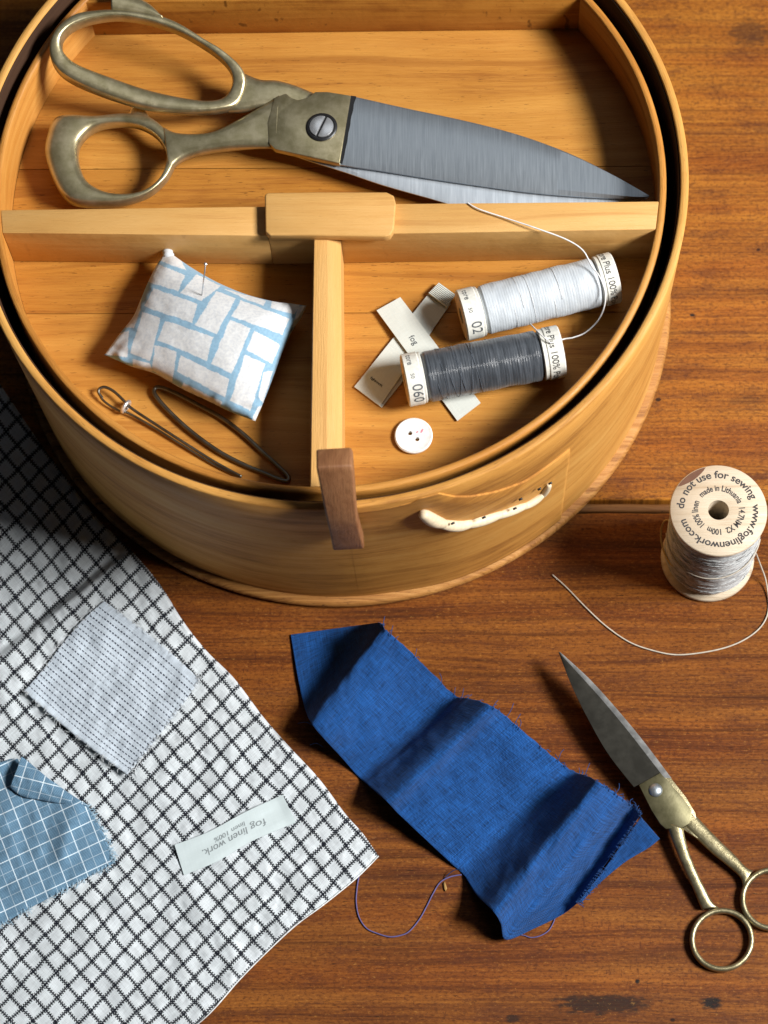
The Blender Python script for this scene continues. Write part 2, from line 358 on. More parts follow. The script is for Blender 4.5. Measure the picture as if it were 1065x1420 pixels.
def thread_mat(name, col, var, rough=.5, heather=0.0):
    n = NT(name, 'uv')
    f = n.noise(n.xyz(n.k('MULTIPLY', n.x, .5), n.k('MULTIPLY', n.y, 9.0)), 1, 3, .6)
    c = n.mix(n.ss(f, .3, .7), col, var)
    if heather:
        h = n.ss(n.noise(n.xyz(n.k('MULTIPLY', n.x, 3.5), n.k('MULTIPLY', n.y, 22.0)), 1, 2), .5, .62)
        c = n.mix(n.k('MULTIPLY', h, heather), c, (.09, .10, .12))
    n.bump(n.noise(n.xyz(n.k('MULTIPLY', n.x, 4.0), n.k('MULTIPLY', n.y, 30.0)), 1, 2), .35, .0003)
    return n.set(Base_Color=c, Roughness=rough, Sheen_Weight=.15)
white_thread = thread_mat('white_thread', (.47, .51, .55), (.56, .60, .63))
grey_thread = thread_mat('charcoal_thread', (.028, .033, .040), (.078, .088, .102), .32)
linen_thread = thread_mat('natural_linen_thread', (.44, .46, .46), (.58, .59, .58), .8, .6)
flax = plain('flax_yarn', (.50, .45, .37), .85)
flax_gold = plain('golden_flax_yarn', (.45, .30, .12), .8)
purple = plain('purple_yarn', (.10, .085, .22), .8)
blue_yarn = plain('blue_yarn', (.001, .035, .14), .8)
white_yarn = plain('white_yarn', (.78, .77, .76), .6)
grey_hi = plain('grey_yarn_highlight', (.10, .12, .15), .5)
white_fuzz = plain('white_fray', (.55, .58, .60), .9)

# ------------------------------------------------------------------ the table
tt = bpy.data.objects.new('table_top', None); C.objects.link(tt); tt['kind'] = 'structure'; ORG[tt.name] = Vector((0, 0, 0))
ys1 = U(870, 695, 0).y; ys2 = U(870, 709, 0).y
def plank(y0, y1, lab, x0=-60, x1=60, top=0.0, mat=None, nx=120):
    rows = []
    for i in range(nx + 1):
        x = x0 + (x1 - x0) * i / nx
        w0 = .05 * fbm(x * .6, y0, 2) if y0 > -55 else 0; w1 = .05 * fbm(x * .6, y1, 5) if y1 < 55 else 0
        a, b = y0 + w0, y1 + w1; b2 = .10
        rows.append([Vector((x, a, -2.5)), Vector((x, a, top - b2)), Vector((x, a + .03, top - .03)), Vector((x, a + b2, top)), Vector((x, b - b2, top)), Vector((x, b - .03, top - .03)), Vector((x, b, top - b2)), Vector((x, b, -2.5))])
    return mesh('plank', loft(rows), mat or table_wood, tt, label=lab, smooth=True, sharp=50)
strip_wood = wood('pale_strip_wood', (.22, .105, .033), (.14, .058, .016), (.05, .016, .005), .6, 1.0, 12.0, specks=.9)[1]
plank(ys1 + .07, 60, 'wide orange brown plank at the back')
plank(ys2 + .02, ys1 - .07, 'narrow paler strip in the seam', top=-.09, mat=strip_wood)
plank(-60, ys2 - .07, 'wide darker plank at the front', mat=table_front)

# ------------------------------------------------------------------ round box
HB, RT, RB = 12.2, 15.0, 14.66
def RW(z): return RB + (RT - RB) * max(0, min(1, (z - .6) / (HB - .6)))
box = thing('round_sewing_box', (0, 0, 0), 'round bent-wood sewing box with flared rim standing on the table, tray inside', 'box')
def ringwall(ro, ri, z0, z1, bev=.05, n=180, wob=0.0):
    rows = []; uv = []
    for i in range(n + 1):
        a = 2 * PI * i / n; d = Vector((cos(a), sin(a), 0)); w = wob * fbm(cos(a) * 1.5, sin(a) * 1.5)
        prof = [(ro(z0) , z0)] + [(ro(z0 + (z1 - z0) * k / 6), z0 + (z1 - z0) * k / 6) for k in range(1, 6)] + [(ro(z1), z1 - bev), (ro(z1) - bev, z1), (ri(z1) + bev, z1), (ri(z1), z1 - bev), (ri(z0), z0)]
        rows.append([d * (r + w) + Vector((0, 0, z + (w * .4 if z > z0 + 1 else 0))) for r, z in prof])
        s = 0; prev = prof[0]
        for q in prof:
            s += math.hypot(q[0] - prev[0], q[1] - prev[1]); prev = q; uv.append((a * 15, s + z0))
    return loft(rows, cap=False), uv
vf, uv = ringwall(RW, lambda z: RW(z) - .34, .55, HB, n=360, wob=.0)
mesh('wall', vf, hoop, box, uv=uv, sharp=60)
gap_shade = wood('gap_shade_wood', (.060, .026, .010), (.040, .016, .006), (.018, .007, .003), .7, .6, 2.0, coord='uv')[1]  # wood colour darkened to paint the shade between box wall and tray
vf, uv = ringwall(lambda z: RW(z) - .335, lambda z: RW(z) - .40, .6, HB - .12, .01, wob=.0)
mesh('gap_shade_ring', vf, gap_shade, box, uv=uv, label='thin ring added inside the box wall, colour darkened for gap shade')
n_ = 180; prof = [(0, .02), (14.9, .02), (15.0, .12), (15.04, .3), (15.0, .47), (14.9, .56), (14.0, .57), (0, .57)]
mesh('base_board', lathe(prof, (0, 0, 0), n_), endgrain, box, sharp=60)
vf, uv = ringwall(lambda z: 14.15, lambda z: 13.6, 1.0, 8.55, .02, 96)
mesh('tray_ledge', vf, hoop_in, box, uv=uv)
def onwall(px, py, off=0.0):
    lo, hi = 0.0, 16.0
    for _ in range(40):
        m = (lo + hi) / 2; p = U(px, py, m)
        if math.hypot(p.x, p.y) > RW(m) + off: hi = m
        else: lo = m
    return p
# lapped finger on the right front of the wall
lap_px = [(480, 716), (530, 710), (570, 700), (592, 689), (599, 683.5), (612, 686.5), (630, 690), (653, 690), (690, 683), (731, 668), (765, 645), (792, 624)]
lt = [onwall(*p, .1) for p in lap_px]; lth = sorted((math.atan2(p.y, p.x), p.z) for p in lt)
def lapfn(u, v):
    th = lth[0][0] + (lth[-1][0] - lth[0][0]) * u; k = 0
    while k < len(lth) - 2 and lth[k + 1][0] < th: k += 1
    (t0, z0), (t1_, z1) = lth[k], lth[k + 1]; zt = min(z0 + (z1 - z0) * min(1, max(0, (th - t0) / max(1e-6, t1_ - t0))), HB - .12); z = .62 + (zt - .62) * v
    off = .17 * sstep(.1, .5, u) * (1 - .5 * sstep(.96, 1, v)) * (1 - .6 * sstep(.985, 1, u)) + .003
    return Vector((cos(th) * (RW(z) + off), sin(th) * (RW(z) + off), z))
V, F = grid(110, 24, lapfn); uvl = [(math.atan2(p.y, p.x) * 15 + 30 * PI, p.z + .03) for p in V]
nb = len(V); ins = [Vector((p.x, p.y, 0)).normalized() * (RW(p.z) - .02) + Vector((0, 0, p.z)) for p in V]
w_ = 111; edge = [24 * w_ + i for i in range(w_)]; edge2 = [j * w_ + 110 for j in range(25)]
F = F + [(a, b, b + nb, a + nb) for a, b in zip(edge, edge[1:])] + [(a, b, b + nb, a + nb) for a, b in zip(edge2, edge2[1:])]
lap = mesh('lapped_joint', (V + ins, F), hoop, box, uv=uvl + uvl, sharp=40)
# rattan lacing
lace_px = P3('586,712 606,724 636,729 668,722 702,711 732,700 752,687 762,673')
cur = crom([onwall(*p, .27) for p in lace_px], 10)
NS = 6
for k in range(NS):
    a = int((len(cur) - 1) * k / NS); b = int((len(cur) - 1) * (k + 1) / NS) + 4; seg = cur[a:min(b, len(cur))]
    rad = .29 - .14 * (k / (NS - 1))
    m_ = len(seg); out = Vector((seg[0].x, seg[0].y, 0)).normalized()
    seg = [p + Vector((0, 0, (.10 * (i / (m_ - 1) - .5)))) for i, p in enumerate(seg)]
    mesh('lace_stitch', tube(seg, rad, 12, taper=[.25 + .75 * sin(PI * min(1, max(0, (i + .8) / (m_ + .6)))) ** .45 for i in range(m_)]), cream, box)
for (px, py) in P3('628,726.5 671,718.5 714,706 722,693 748,679 763,671'):
    p = onwall(px, py, .44 if py > 700 else .34); mesh('lace_hole', tube([p - Vector((.07, 0, .02)), p + Vector((.07, .05, .03))], .05, 8), black, box)
# walnut toggle over the rim at the front
def toggle():
    c = onwall(476, 707, 0); t = Vector((-c.y, c.x, 0)).normalized(); o = Vector((c.x, c.y, 0)).normalized(); t = -t if t.x < 0 else t
    front = [(.86, 9.75), (.80, 10.6), (.74, 11.5), (.70, 12.4), (.45, 13.2), (.02, 14.2), (-.42, 15.1), (-.58, 15.32)]
    back = [(.16, 9.75), (.12, 10.6), (.07, 11.5), (.06, 12.32), (-.55, 12.6), (-1.15, 13.4), (-1.5, 14.6), (-1.52, 14.9)]
    rows = []
    for i, ((df, zf), (db, zb)) in enumerate(zip(front, back)):
        w = [.64, .62, .60, .60, .62, .66, .70, .69][i]; rr = []
        for s, q in ((-1, 0), (1, 0), (1, 1), (-1, 1)):
            d, z = ((df, zf), (db, zb))[q]
            base = Vector((o.x * (RW(12.2) + d), o.y * (RW(12.2) + d), z))
            rr.append(base + t * (s * w + .06 - .22 * i / 7))
        rows.append(rr)
    bm = bmesh.new(); V, F = loft(rows); vs = [bm.verts.new(p) for p in V]
    for f in F: bm.faces.new([vs[i] for i in f])
    bmesh.ops.recalc_face_normals(bm, faces=bm.faces)
    ed = [e for e in bm.edges if len(e.link_faces) == 2 and e.calc_face_angle() > .7]
    bmesh.ops.bevel(bm, geom=ed, offset=.10, segments=3, profile=.5, affect='EDGES')
    bm.verts.index_update(); r = ([v.co.copy() for v in bm.verts], [tuple(v.index for v in f.verts) for f in bm.faces]); bm.free(); return r
mesh('toggle', toggle(), walnut, box, sharp=35, label='dark walnut toggle hooked over the front rim')

# ------------------------------------------------------------------ lift-out tray
ZF, ZT, RO, RI = 9.0, 11.7, 14.13, 13.82
tray = thing('divided_tray', (0, 0, 8.6), 'round pine tray with crossed dividers, sitting inside the round box', 'tray')
vf, uv = ringwall(lambda z: RO, lambda z: RI, 8.6, ZT, .06, wob=.03)
mesh('tray_wall', vf, hoop_in, tray, uv=uv, sharp=60)
ysm = U(105, 435, ZF).y
def disc_strip(y0, y1, z, th, R=13.81):
    n = 60; a, b = [], []
    y0, y1 = max(y0, -R + .01), min(y1, R - .01)
    ys = [y0 + (y1 - y0) * k / n for k in range(n + 1)]
    top = [Vector((math.sqrt(R * R - y * y), y, z)) for y in ys] + [Vector((-math.sqrt(R * R - y * y), y, z)) for y in ys[::-1]]
    m = len(top); V = top + [p - Vector((0, 0, th)) for p in top]
    return V, [tuple(range(m)), tuple(range(2 * m - 1, m - 1, -1))] + [(i, i + m, (i + 1) % m + m, (i + 1) % m) for i in range(m)]
mesh('floor_board', disc_strip(-14, ysm - .018, ZF, .35), pine_b, tray, smooth=False)
mesh('floor_board', disc_strip(ysm + .018, 2.0, ZF - .02, .33), pine, tray, smooth=False)
mesh('floor_board', disc_strip(2.03, 14, ZF, .35), pine_b, tray, smooth=False)
zd = ZT - .03
# main cross divider, in two lengths either side of the block
def rim_end(p, q, z, R=RI):
    """where the line p->q meets the inside of the tray wall"""
    a = U(*p, z); b = U(*q, z); d = (b - a).normalized(); lo, hi = 0.0, 40.0
    for _ in range(40):
        m = (lo + hi) / 2; s = a + d * m
        if math.hypot(s.x, s.y) > R: hi = m
        else: lo = m
    return a + d * lo
def beam(top, mat, bev=.05, name='divider', zb=None): return mesh(name, prism(top, bot_z=(zb if zb else ZF + .003), bevel=bev), mat, tray, smooth=True, sharp=30)
beam([rim_end((370, 286), (0, 291), zd), rim_end((370, 327), (0, 323), zd), U(372, 327, zd), U(372, 286, zd)][::1], pale)
beam([U(372, 284, zd), U(372, 327, zd), rim_end((500, 322), (905, 318), zd), rim_end((500, 281), (905, 279), zd)], pale)
# front-to-back divider with a chamfer along its right side
A_ = [U(435, 326, zd), U(472, 326, zd)]
e1 = rim_end((434.5, 400), (430, 668), zd); e2 = rim_end((472, 400), (474, 640), zd)
def chamfer():
    def sec(l, r):
        d = (r - l).normalized(); w = (r - l).length
        return [Vector((l.x, l.y, ZF + .003)), l - Vector((0, 0, .05)), l + d * .04, l.lerp(r, .50), l.lerp(r, .55) - Vector((0, 0, .015)), l.lerp(r, .85) - Vector((0, 0, .2)), r - Vector((0, 0, .42)), Vector((r.x, r.y, ZF + .003))]
    return loft([sec(*A_), sec(e1, e2)])
mesh('divider', chamfer(), pale_y, tray, smooth=True, sharp=30)
blk = [U(*p, 12.12) for p in P3('367,270 371,267 440,266 536,266 546,271 549,282 546,318 541,326 534,328 440,326 374,326 368,321')]
mesh('grip_block', prism(blk, depth=.46, bevel=.07, seg=3), pale, tray, sharp=40)
# back partition
b0 = U(131, 49, ZF); b1 = U(800, 41, ZF); d_ = (b1 - b0).normalized()
def chord(p, s, R=RI):
    lo, hi = -20.0, 20.0; q = p
    for _ in range(50):
        m = (lo + hi) / 2; q = p + d_ * m * s
        if math.hypot(q.x, q.y) > R: hi = m
        else: lo = m
    return q
pm = b0.lerp(b1, .5); nrm = Vector((-d_.y, d_.x, 0))
c0, c1 = chord(pm, -1), chord(pm, 1); c2, c3 = chord(pm + nrm * .55, 1), chord(pm + nrm * .55, -1)
mesh('divider', prism([Vector((p.x, p.y, zd)) for p in (c0, c1, c2, c3)], bot_z=ZF + .003, bevel=.05), pine, tray, sharp=30)

# ------------------------------------------------------------------ large scissors
big = thing('tailor_scissors', U(446, 177, 9.0), 'large tailor scissors with aged brass handles and steel blades in the tray', 'scissors')
Z1 = lambda pts, s: zoomed(pts, 1.936, 0, 0)
def rsc(P, N):
    P = [Vector(p) for p in cromc(P, 12)]; k = min(range(len(P)), key=lambda i: P[i][0]); P = P[k:] + P[:k]
    if (P[3] - P[0])[1] > 0: P = [P[0]] + P[:0:-1]
    P.append(P[0]); L = [0]
    for a, b in zip(P, P[1:]): L.append(L[-1] + (b - a).length)
    out = []; j = 0
    for i in range(N):
        t = L[-1] * i / N
        while L[j + 1] < t: j += 1
        out.append(P[j].lerp(P[j + 1], (t - L[j]) / (L[j + 1] - L[j])))
    return out
inn = rsc(zoomed('172,100 200,75 250,58 320,50 400,62 480,90 550,130 600,170 622,205 622,240 600,268 560,277 500,270 400,248 300,215 210,180 175,150 167,125', 1.936, 0, 0), 100)
out = rsc(zoomed('137,118 158,80 200,48 255,37 325,34 405,43 475,66 550,112 600,142 650,188 662,232 640,284 592,300 520,305 420,297 320,272 215,232 160,198 137,160', 1.936, 0, 0), 100)
def zring(pts, f): return [f(*p) for p in pts]
zb = lambda x, y: 10.4 + max(0, 340 - x) / 270 * 1.1 + max(-.1, (120 - y) / 105)
up_ring = bar(inn, out, [zb(p[0], p[1]) for p in inn], [.62 + .15 * sstep(250, 60, p[0]) for p in inn], 14, .5, True)
shA = zoomed('655,200 700,218 745,221 790,232 830,246 870,262', 1.936, 0, 0); shB = zoomed('610,302 650,300 700,291 745,292 790,330 830,370', 1.936, 0, 0)
a_, b_ = crom(shA, 6), crom(shB, 6)
up_sh = bar(a_, b_, [zb(a_[i][0], 130) + .0 - .12 * sstep(.5, 1, i / 30) for i in range(31)], [.62 - .34 * sstep(.3, 1, i / 30) for i in range(31)], 14, .5)
spA = crom(zoomed('300,-30 345,-14 400,12 432,46', 1.936, 0, 0), 6); spB = crom(zoomed('300,30 345,36 400,48 440,54', 1.936, 0, 0), 6)
spur = bar(spA, spB, [zb(q[0], q[1]) for q in spB], .5, 12, .7)
h1 = mesh('handle', join(up_ring, up_sh, spur), brass, big, label='long upper bow of aged brass')
inn2 = rsc(zoomed('212,430 218,385 255,350 310,337 370,342 420,370 446,412 445,450 425,490 385,518 330,527 275,518 232,488', 1.936, 0, 0), 90)
out2 = rsc(zoomed('127,440 128,372 158,320 250,319 330,310 400,318 462,372 474,420 466,452 440,492 385,532 290,552 180,538', 1.936, 0, 0), 90)
lo_ring = bar(inn2, out2, [9.95 + .15 * sstep(60, 240, p[0]) for p in inn2], [.95 - .35 * sstep(100, 200, p[0]) for p in inn2], 14, .5, True)
a_ = crom(zoomed('440,345 470,360 520,365 575,358 640,325 700,288 750,256', 1.936, 0, 0), 6); b_ = crom(zoomed('455,462 488,432 540,413 610,402 670,398 715,398 740,400', 1.936, 0, 0), 6)
lo_sh = bar(a_, b_, [10.12 + .35 * i / 36 for i in range(37)], [.62 - .26 * sstep(.5, 1, i / 36) for i in range(37)], 14, .5)
nub = bar(crom(zoomed('332,325 342,312 350,296 352,284', 1.936, 0, 0), 4), crom(zoomed('412,330 400,312 393,300 390,288', 1.936, 0, 0), 4), 10.1, .5, 12, .8)
h2 = mesh('handle', join(lo_ring, lo_sh, nub), brass, big, label='lower bow with a wide flared end')
def zpl(x): return 10.62 - .62 * (x - 380) / 520
plt = zoomed('736,262 768,250 782,262 800,268 826,262 846,246 880,246 942,256 912,438 820,418 738,400 722,385 718,330', 1.936, 0, 0)
mesh('pivot_plate', prism([U(x, y, zpl(x) + .03) for x, y in plt], depth=.34, bevel=.045), brass, big, sharp=35)
spine = crom(P3('487,132.5 560,149 640,166 700,181 750,197 800,217 850,242 880,259 900,271'), 8)
edge_ = crom(P3('471,226.5 530,235 600,246 670,256 730,264 790,269.5 850,273 880,274 900,273'), 8)
def blade(sp, ed, z0, th, flip=1):
    rows = []; N = len(sp)
    for i, (s, e) in enumerate(zip(sp, ed)):
        z = zpl(s.x) + z0; a = U(s.x, s.y, z); b = U(e.x, e.y, z); k = sstep(0, .08, (N - 1 - i) / (N - 1)) * .75 + .25; t = th * k
        rows.append([a - Vector((0, 0, t)), a - Vector((0, 0, .03)), a.lerp(b, .03), a.lerp(b, .30), a.lerp(b, .9) - Vector((0, 0, .02)), b - Vector((0, 0, t * .6)), b - Vector((0, 0, t))])
    return loft(rows)
mesh('blade', blade([Vector((p[0], p[1], 0)) for p in spine], [Vector((p[0], p[1], 0)) for p in edge_], -.05, .2), steel, big, sharp=25, label='wide upper steel blade')
col_dark = crom(P3('487,132.5 482,160 477,195 471.5,226.5'), 6); 
dk = [U(p[0] - .5, p[1], zpl(p[0]) - .042) for p in col_dark]; dk2 = [U(p[0] + 3 + 4.5 * (1 - i / len(col_dark)) * (.85 + .15 * sin(i * 1.7)), p[1] + 1, zpl(p[0]) - .038) for i, p in enumerate(col_dark)]
mesh('shoulder_tarnish', ([q for pr in zip(dk, dk2) for q in pr], [(2 * i, 2 * i + 1, 2 * i + 3, 2 * i + 2) for i in range(len(dk) - 1)]), black, big)
sp2 = crom(P3('372,203 430,222 480,238 530,255 590,272 650,288 720,294 800,290 870,280 898,275'), 8)
ed2 = crom(P3('380,185 430,190 480,200 530,212 590,226 650,240 720,252 800,262 870,268 898,272'), 8)
mesh('blade', blade([Vector((p[0], p[1], 0)) for p in ed2], [Vector((p[0], p[1], 0)) for p in sp2], -.42, .14), steel_bright, big, sharp=25, label='lower steel blade showing as a thin sliver')
pc = U(446, 177, zpl(446) + .02); 
psc = mesh('pivot_screw', lathe([(0, .0), (.66, .0), (.68, .06), (.64, .10), (.57, .11), (.54, .07), (0, .07)], pc, 40), black, big, sharp=40)
sd = (U(455, 160, 10.6) - U(438, 194, 10.6)).normalized(); sn = Vector((-sd.y, sd.x, 0))
for s in (-1, 1):
    pts = []
    for k in range(17):
        a = -PI / 2 + PI * k / 16; pts.append(pc + sn * s * (.045 + .47 * cos(a)) + sd * (.50 * sin(a)) + Vector((0, 0, .14)))
    if s < 0: pts = pts[::-1]
    mesh('screw_face', prism(pts, depth=.1, bevel=.02), nickel, psc, sharp=30)

# ------------------------------------------------------------------ spool of thread lying in the tray
def arc_text(s, size, c, ax, up, R, ang0, along, mat, parent, space=1.0, flip=1, squash=1.0):
    """print on a cylinder cap: text runs round the barrel, letter tops towards +ax"""
    v, f = text2d(s, size, 'CENTER', space); side = ax.cross(up)
    out = []
    for (x, y) in v:
        th = ang0 + flip * x / R
        out.append(c + ax * (along + y * squash) + (up * cos(th) + side * sin(th)) * (R + .012))
    return mesh('lettering', (out, f), mat, parent, smooth=False)
def lying_spool(lp, rp, R, wl, wr, name, label, tmat, num, core):
    zc = ZF + R + .02
    a = U(*lp, zc); b = U(*rp, zc); L = (b - a).length; ax = (b - a).normalized(); up = (CP - a); up = (up - ax * up.dot(ax)).normalized(); side = ax.cross(up)
    t = thing(name, ((a.x + b.x) / 2, (a.y + b.y) / 2, ZF), label, 'thread spool', 'machine thread spools in the tray')
    mesh('core', lathe([(.35, .05), (R * .72, .06), (R * .72, L - .06), (.35, L - .05)], a, 40, ax, True), core, t, sharp=40)
    caps = []
    for (s0, w) in ((0, wl), (L - wr, wr)):
        cap = mesh('end_cap', lathe([(.35, s0 + .02), (R - .06, s0), (R, s0 + .05), (R, s0 + w * .80), (R - .035, s0 + w * .84), (R - .03, s0 + w - .04), (R - .1, s0 + w), (.35, s0 + w)] if s0 == 0 else
             [(.35, s0), (R - .1, s0), (R - .03, s0 + .04), (R - .035, s0 + w * .22), (R, s0 + w * .26), (R, s0 + w - .05), (R - .06, s0 + w), (.35, s0 + w - .02)], a, 56, ax, True), paper, t, sharp=40); caps.append(cap)
    mesh('end_face', lathe([(.35, -.004), (R - .07, -.006), (R - .07, .03), (.35, .03)], a, 48, ax, True), core, t, sharp=40)
    # wound thread
    Rb = R - .05; n = 200; m = 72; V = []; uvv = []
    for i in range(n + 1):
        s = wl + .02 + (L - wl - wr - .04) * i / n
        e = min(i, n - i) / n
        for k in range(m):
            th = 2 * PI * k / m
            lump = .03 * fbm(s * 1.3, cos(th) * 1.1, sin(th) * 1.1 + len(num)) + .003 * sin(2 * PI * s * 9 + cos(th) * .9 + 2 * fbm(s, 1, 3))
            r = Rb - .10 * (1 - sstep(0, .03, e)) + lump
            V.append(a + ax * s + (up * cos(th) + side * sin(th)) * r); uvv.append((th * R, s))
    F = [(i * m + k, i * m + (k + 1) % m, (i + 1) * m + (k + 1) % m, (i + 1) * m + k) for i in range(n) for k in range(m)]
    mesh('wound_thread', (V, F), tmat, t, uv=uvv)
    strand_m = white_yarn if num == '02' else grey_hi
    vs = []
    for q in range(3 if num == '02' else 7):
        s0 = wl + .15 + random.random() * (L - wl - wr - 1.6); sl = random.uniform(.25, 1.3) * random.choice((-1, 1, 1)); ph = random.random() * 6
        if sl < 0: s0 += 1.2
        pts = []
        for k in range(40):
            th = ph + 2 * PI * k / 39 * 1.0
            s = min(L - wr - .05, max(wl + .05, s0 + sl * (k / 39)))
            pts.append(a + ax * s + (up * cos(th) + side * sin(th)) * (Rb + .016))
        vs.append(tube(pts, .008, 6))
    V, F = join(*vs); mesh('crossing_strand', (V, F), strand_m, t, uv=[(p.x * 3, p.y * 3) for p in V], kind='stuff')
    arc_text('core Plus 100% Polyester', .40, a, ax, up, R, .30, L - wr * .62, ink, caps[1], .95, 1)
    arc_text('50', .22, a, ax, up, R, -.12, wl * .30, ink_grey, caps[0], 1, 1)
    arc_text('core', .34, a, ax, up, R, -.85, wl * .26, ink_grey, caps[0], 1, 1)
    arc_text(num, .62, a, ax, up, R, .62, wl * .28, ink_grey, caps[0], 1, 1)
    return t, a, ax, up, side, L
core_w = plain('turned_core', (.62, .40, .18), .6)
wsp = lying_spool((639.5, 438), (853, 384.5), 1.09, .86, .78, 'thread_spool', 'white thread spool lying behind the charcoal one, loose end trailing', white_thread, '02', core_w)
dsp = lying_spool((561, 528), (778.5, 487), 1.10, .80, .88, 'thread_spool', 'charcoal grey thread spool lying across the crossed label tapes', grey_thread, '060', core_w)
# loose end of the white thread
lp = [U(648, 281, 11.72), U(664, 290, 11.78), U(700, 302, 11.8), U(745, 317, 11.9), U(785, 332, 11.75), U(808, 347, 11.6), U(820, 368, 11.4), U(832, 385, 11.3), U(839, 405, 11.0), U(838, 425, 10.6), U(829, 445, 10.2), U(812, 461, 10.0), U(795, 468, 10.0), U(783, 470, 9.9), U(770, 474, 9.9)]
mesh('loose_thread', tube(crom(lp, 10), .032, 8), white_yarn, wsp[0])
lp = [U(735, 449, 10.7), U(741, 455, 11.0), U(749, 463, 11.28), U(757, 470, 11.33), U(764, 476, 11.3)]
mesh('loose_thread', tube(crom(lp, 8), .03, 8), white_yarn, wsp[0])

# ------------------------------------------------------------------ label tapes under the dark spool
def tape(pts, z, th, mat, bow=0.0, nu=30, nv=8, umul=1.0, wav=.0):
    c = [Vector(p + (0,)) for p in pts]       # corners: start-left, end-left, end-right, start-right
    L = (U(*pts[1], z) - U(*pts[0], z)).length; Wd = (U(*pts[3], z) - U(*pts[0], z)).length
    def fn(u, v):
        p = c[0].lerp(c[1], u).lerp(c[3].lerp(c[2], u), v)
        return U(p.x, p.y, z + bow * sin(PI * u) + wav * fbm(u * 3, v))
    (V, F), n = sheet(nu, nv, fn, th); uv = [((i % (nu + 1)) / nu * L, (i // (nu + 1)) / nv * Wd) for i in range(n)]
    return (V, F), uv + uv
def flat_text(s, size, p, d, z, mat, parent, squash=1.0, fn=None, space=1.0):
    """print lying at point p (3D) reading along direction d"""
    v, f = text2d(s, size, 'LEFT', space); d = Vector((d.x, d.y, 0)).normalized(); nn = Vector((-d.y, d.x, 0)); out = []
    for x, y in v:
        q = p + d * x + nn * (y * squash); q.z = fn(q) if fn else z; out.append(q)
    return mesh('lettering', (out, f), mat, parent, smooth=False)
tb = thing('label_tape', U(560, 478, ZF), 'grey woven label tape with a folded ribbed end, lowest of the crossed pair', 'label', 'label tapes in the tray')
TB = zoomed('60,832 630,118 770,220 250,975', 5.325, 480, 380)
vf, uv = tape(TB, ZF + .13, .06, tape_m, .03); mesh('tape', vf, tape_m, tb, uv=uv, sharp=40)
vf, uv = tape(zoomed('85,850 340,560 500,690 262,985', 5.325, 480, 380), ZF + .07, .05, tape_m); mesh('folded_end', vf, tape_m, tb, uv=uv, sharp=40)
rib = zoomed('608,140 685,62 806,150 742,240', 5.325, 480, 380)
c = [Vector(p + (0,)) for p in rib]
def ribfn(u, v):
    p = c[0].lerp(c[1], u).lerp(c[3].lerp(c[2], u), v); return U(p.x, p.y, ZF + .30 - .10 * (u - .3) ** 2 + .018 * sin(u * 2 * PI * 9) + .05 * sin(PI * v))
(V, F), n = sheet(90, 10, ribfn, .10); uv = [(p.x, p.y) for p in V]
mesh('ribbed_fold', (V, F), tape_m, tb, uv=uv, sharp=40)
dB = U(537, 541, ZF) - U(512, 522, ZF)
flat_text('fog linen work .', .19, U(513, 524.5, ZF + .14), dB, ZF + .152, ink, tb, .9, space=.62)
ta = thing('label_tape', U(595, 495, ZF), 'pale label tape lying crosswise on the other tape, under the charcoal spool', 'label', 'label tapes in the tray')
TA = zoomed('225,268 820,1082 992,950 400,170', 5.325, 480, 380)
def tafn_z(u): return ZF + .30 - .17 * sstep(.35, .8, u) - .06 * sstep(.3, 0, u)
c2 = [Vector(p + (0,)) for p in TA]
def tafn(u, v):
    p = c2[0].lerp(c2[1], u).lerp(c2[3].lerp(c2[2], u), v); return U(p.x, p.y, tafn_z(u))
(V, F), n = sheet(40, 6, tafn, .07); uv = [((i % 41) / 40 * 5.5, (i // 41) / 6 * 1.2) for i in range(n)]
mesh('tape', (V, F), tape_m, ta, uv=uv + uv, sharp=40)
flat_text('fog', .36, U(566.5, 468, ZF + .3), U(602, 516, ZF) - U(566, 468, ZF), ZF + .318, ink_grey, ta)

# ------------------------------------------------------------------ button
bc = U(573.5, 604.5, ZF + .12); btn = thing('button', (bc.x, bc.y, ZF), 'round white two-hole button with a pink fleck on the tray floor', 'button')
def button():
    # plate with two real holes: built as polar rings round each hole joined to the outer outline
    R = .79; hs = [U(568.7, 600.3, ZF + .22), U(578.6, 608.6, ZF + .22)]
    bm = bmesh.new(); n = 56
    prof = [(R - .05, .22), (R, .17), (R, .08), (R - .06, .02)]
    rings = [[bm.verts.new((bc.x + r * cos(2 * PI * k / n), bc.y + r * sin(2 * PI * k / n), ZF + z)) for k in range(n)] for r, z in prof]
    inner = [bm.verts.new((bc.x + (R - .14) * cos(2 * PI * k / n), bc.y + (R - .14) * sin(2 * PI * k / n), ZF + .19)) for k in range(n)]
    for a, b in zip([inner] + rings, rings):
        for k in range(n): bm.faces.new((a[k], a[(k + 1) % n], b[(k + 1) % n], b[k]))
    holes_top = [[bm.verts.new((h.x + .095 * cos(2 * PI * k / 14), h.y + .095 * sin(2 * PI * k / 14), ZF + .19)) for k in range(14)] for h in hs]
    e = []
    for loop in [inner] + holes_top:
        for k in range(len(loop)):
            e.append(bm.edges.get((loop[k], loop[(k + 1) % len(loop)])) or bm.edges.new((loop[k], loop[(k + 1) % len(loop)])))
    bmesh.ops.triangle_fill(bm, use_beauty=True, edges=e)
    for loop in holes_top:
        low = [bm.verts.new((v.co.x, v.co.y, ZF + .02)) for v in loop]
        for k in range(14): bm.faces.new((loop[k], low[k], low[(k + 1) % 14], loop[(k + 1) % 14]))
    bmesh.ops.recalc_face_normals(bm, faces=bm.faces); bm.verts.index_update()
    r = ([v.co.copy() for v in bm.verts], [tuple(v.index for v in f.verts) for f in bm.faces]); bm.free(); return r
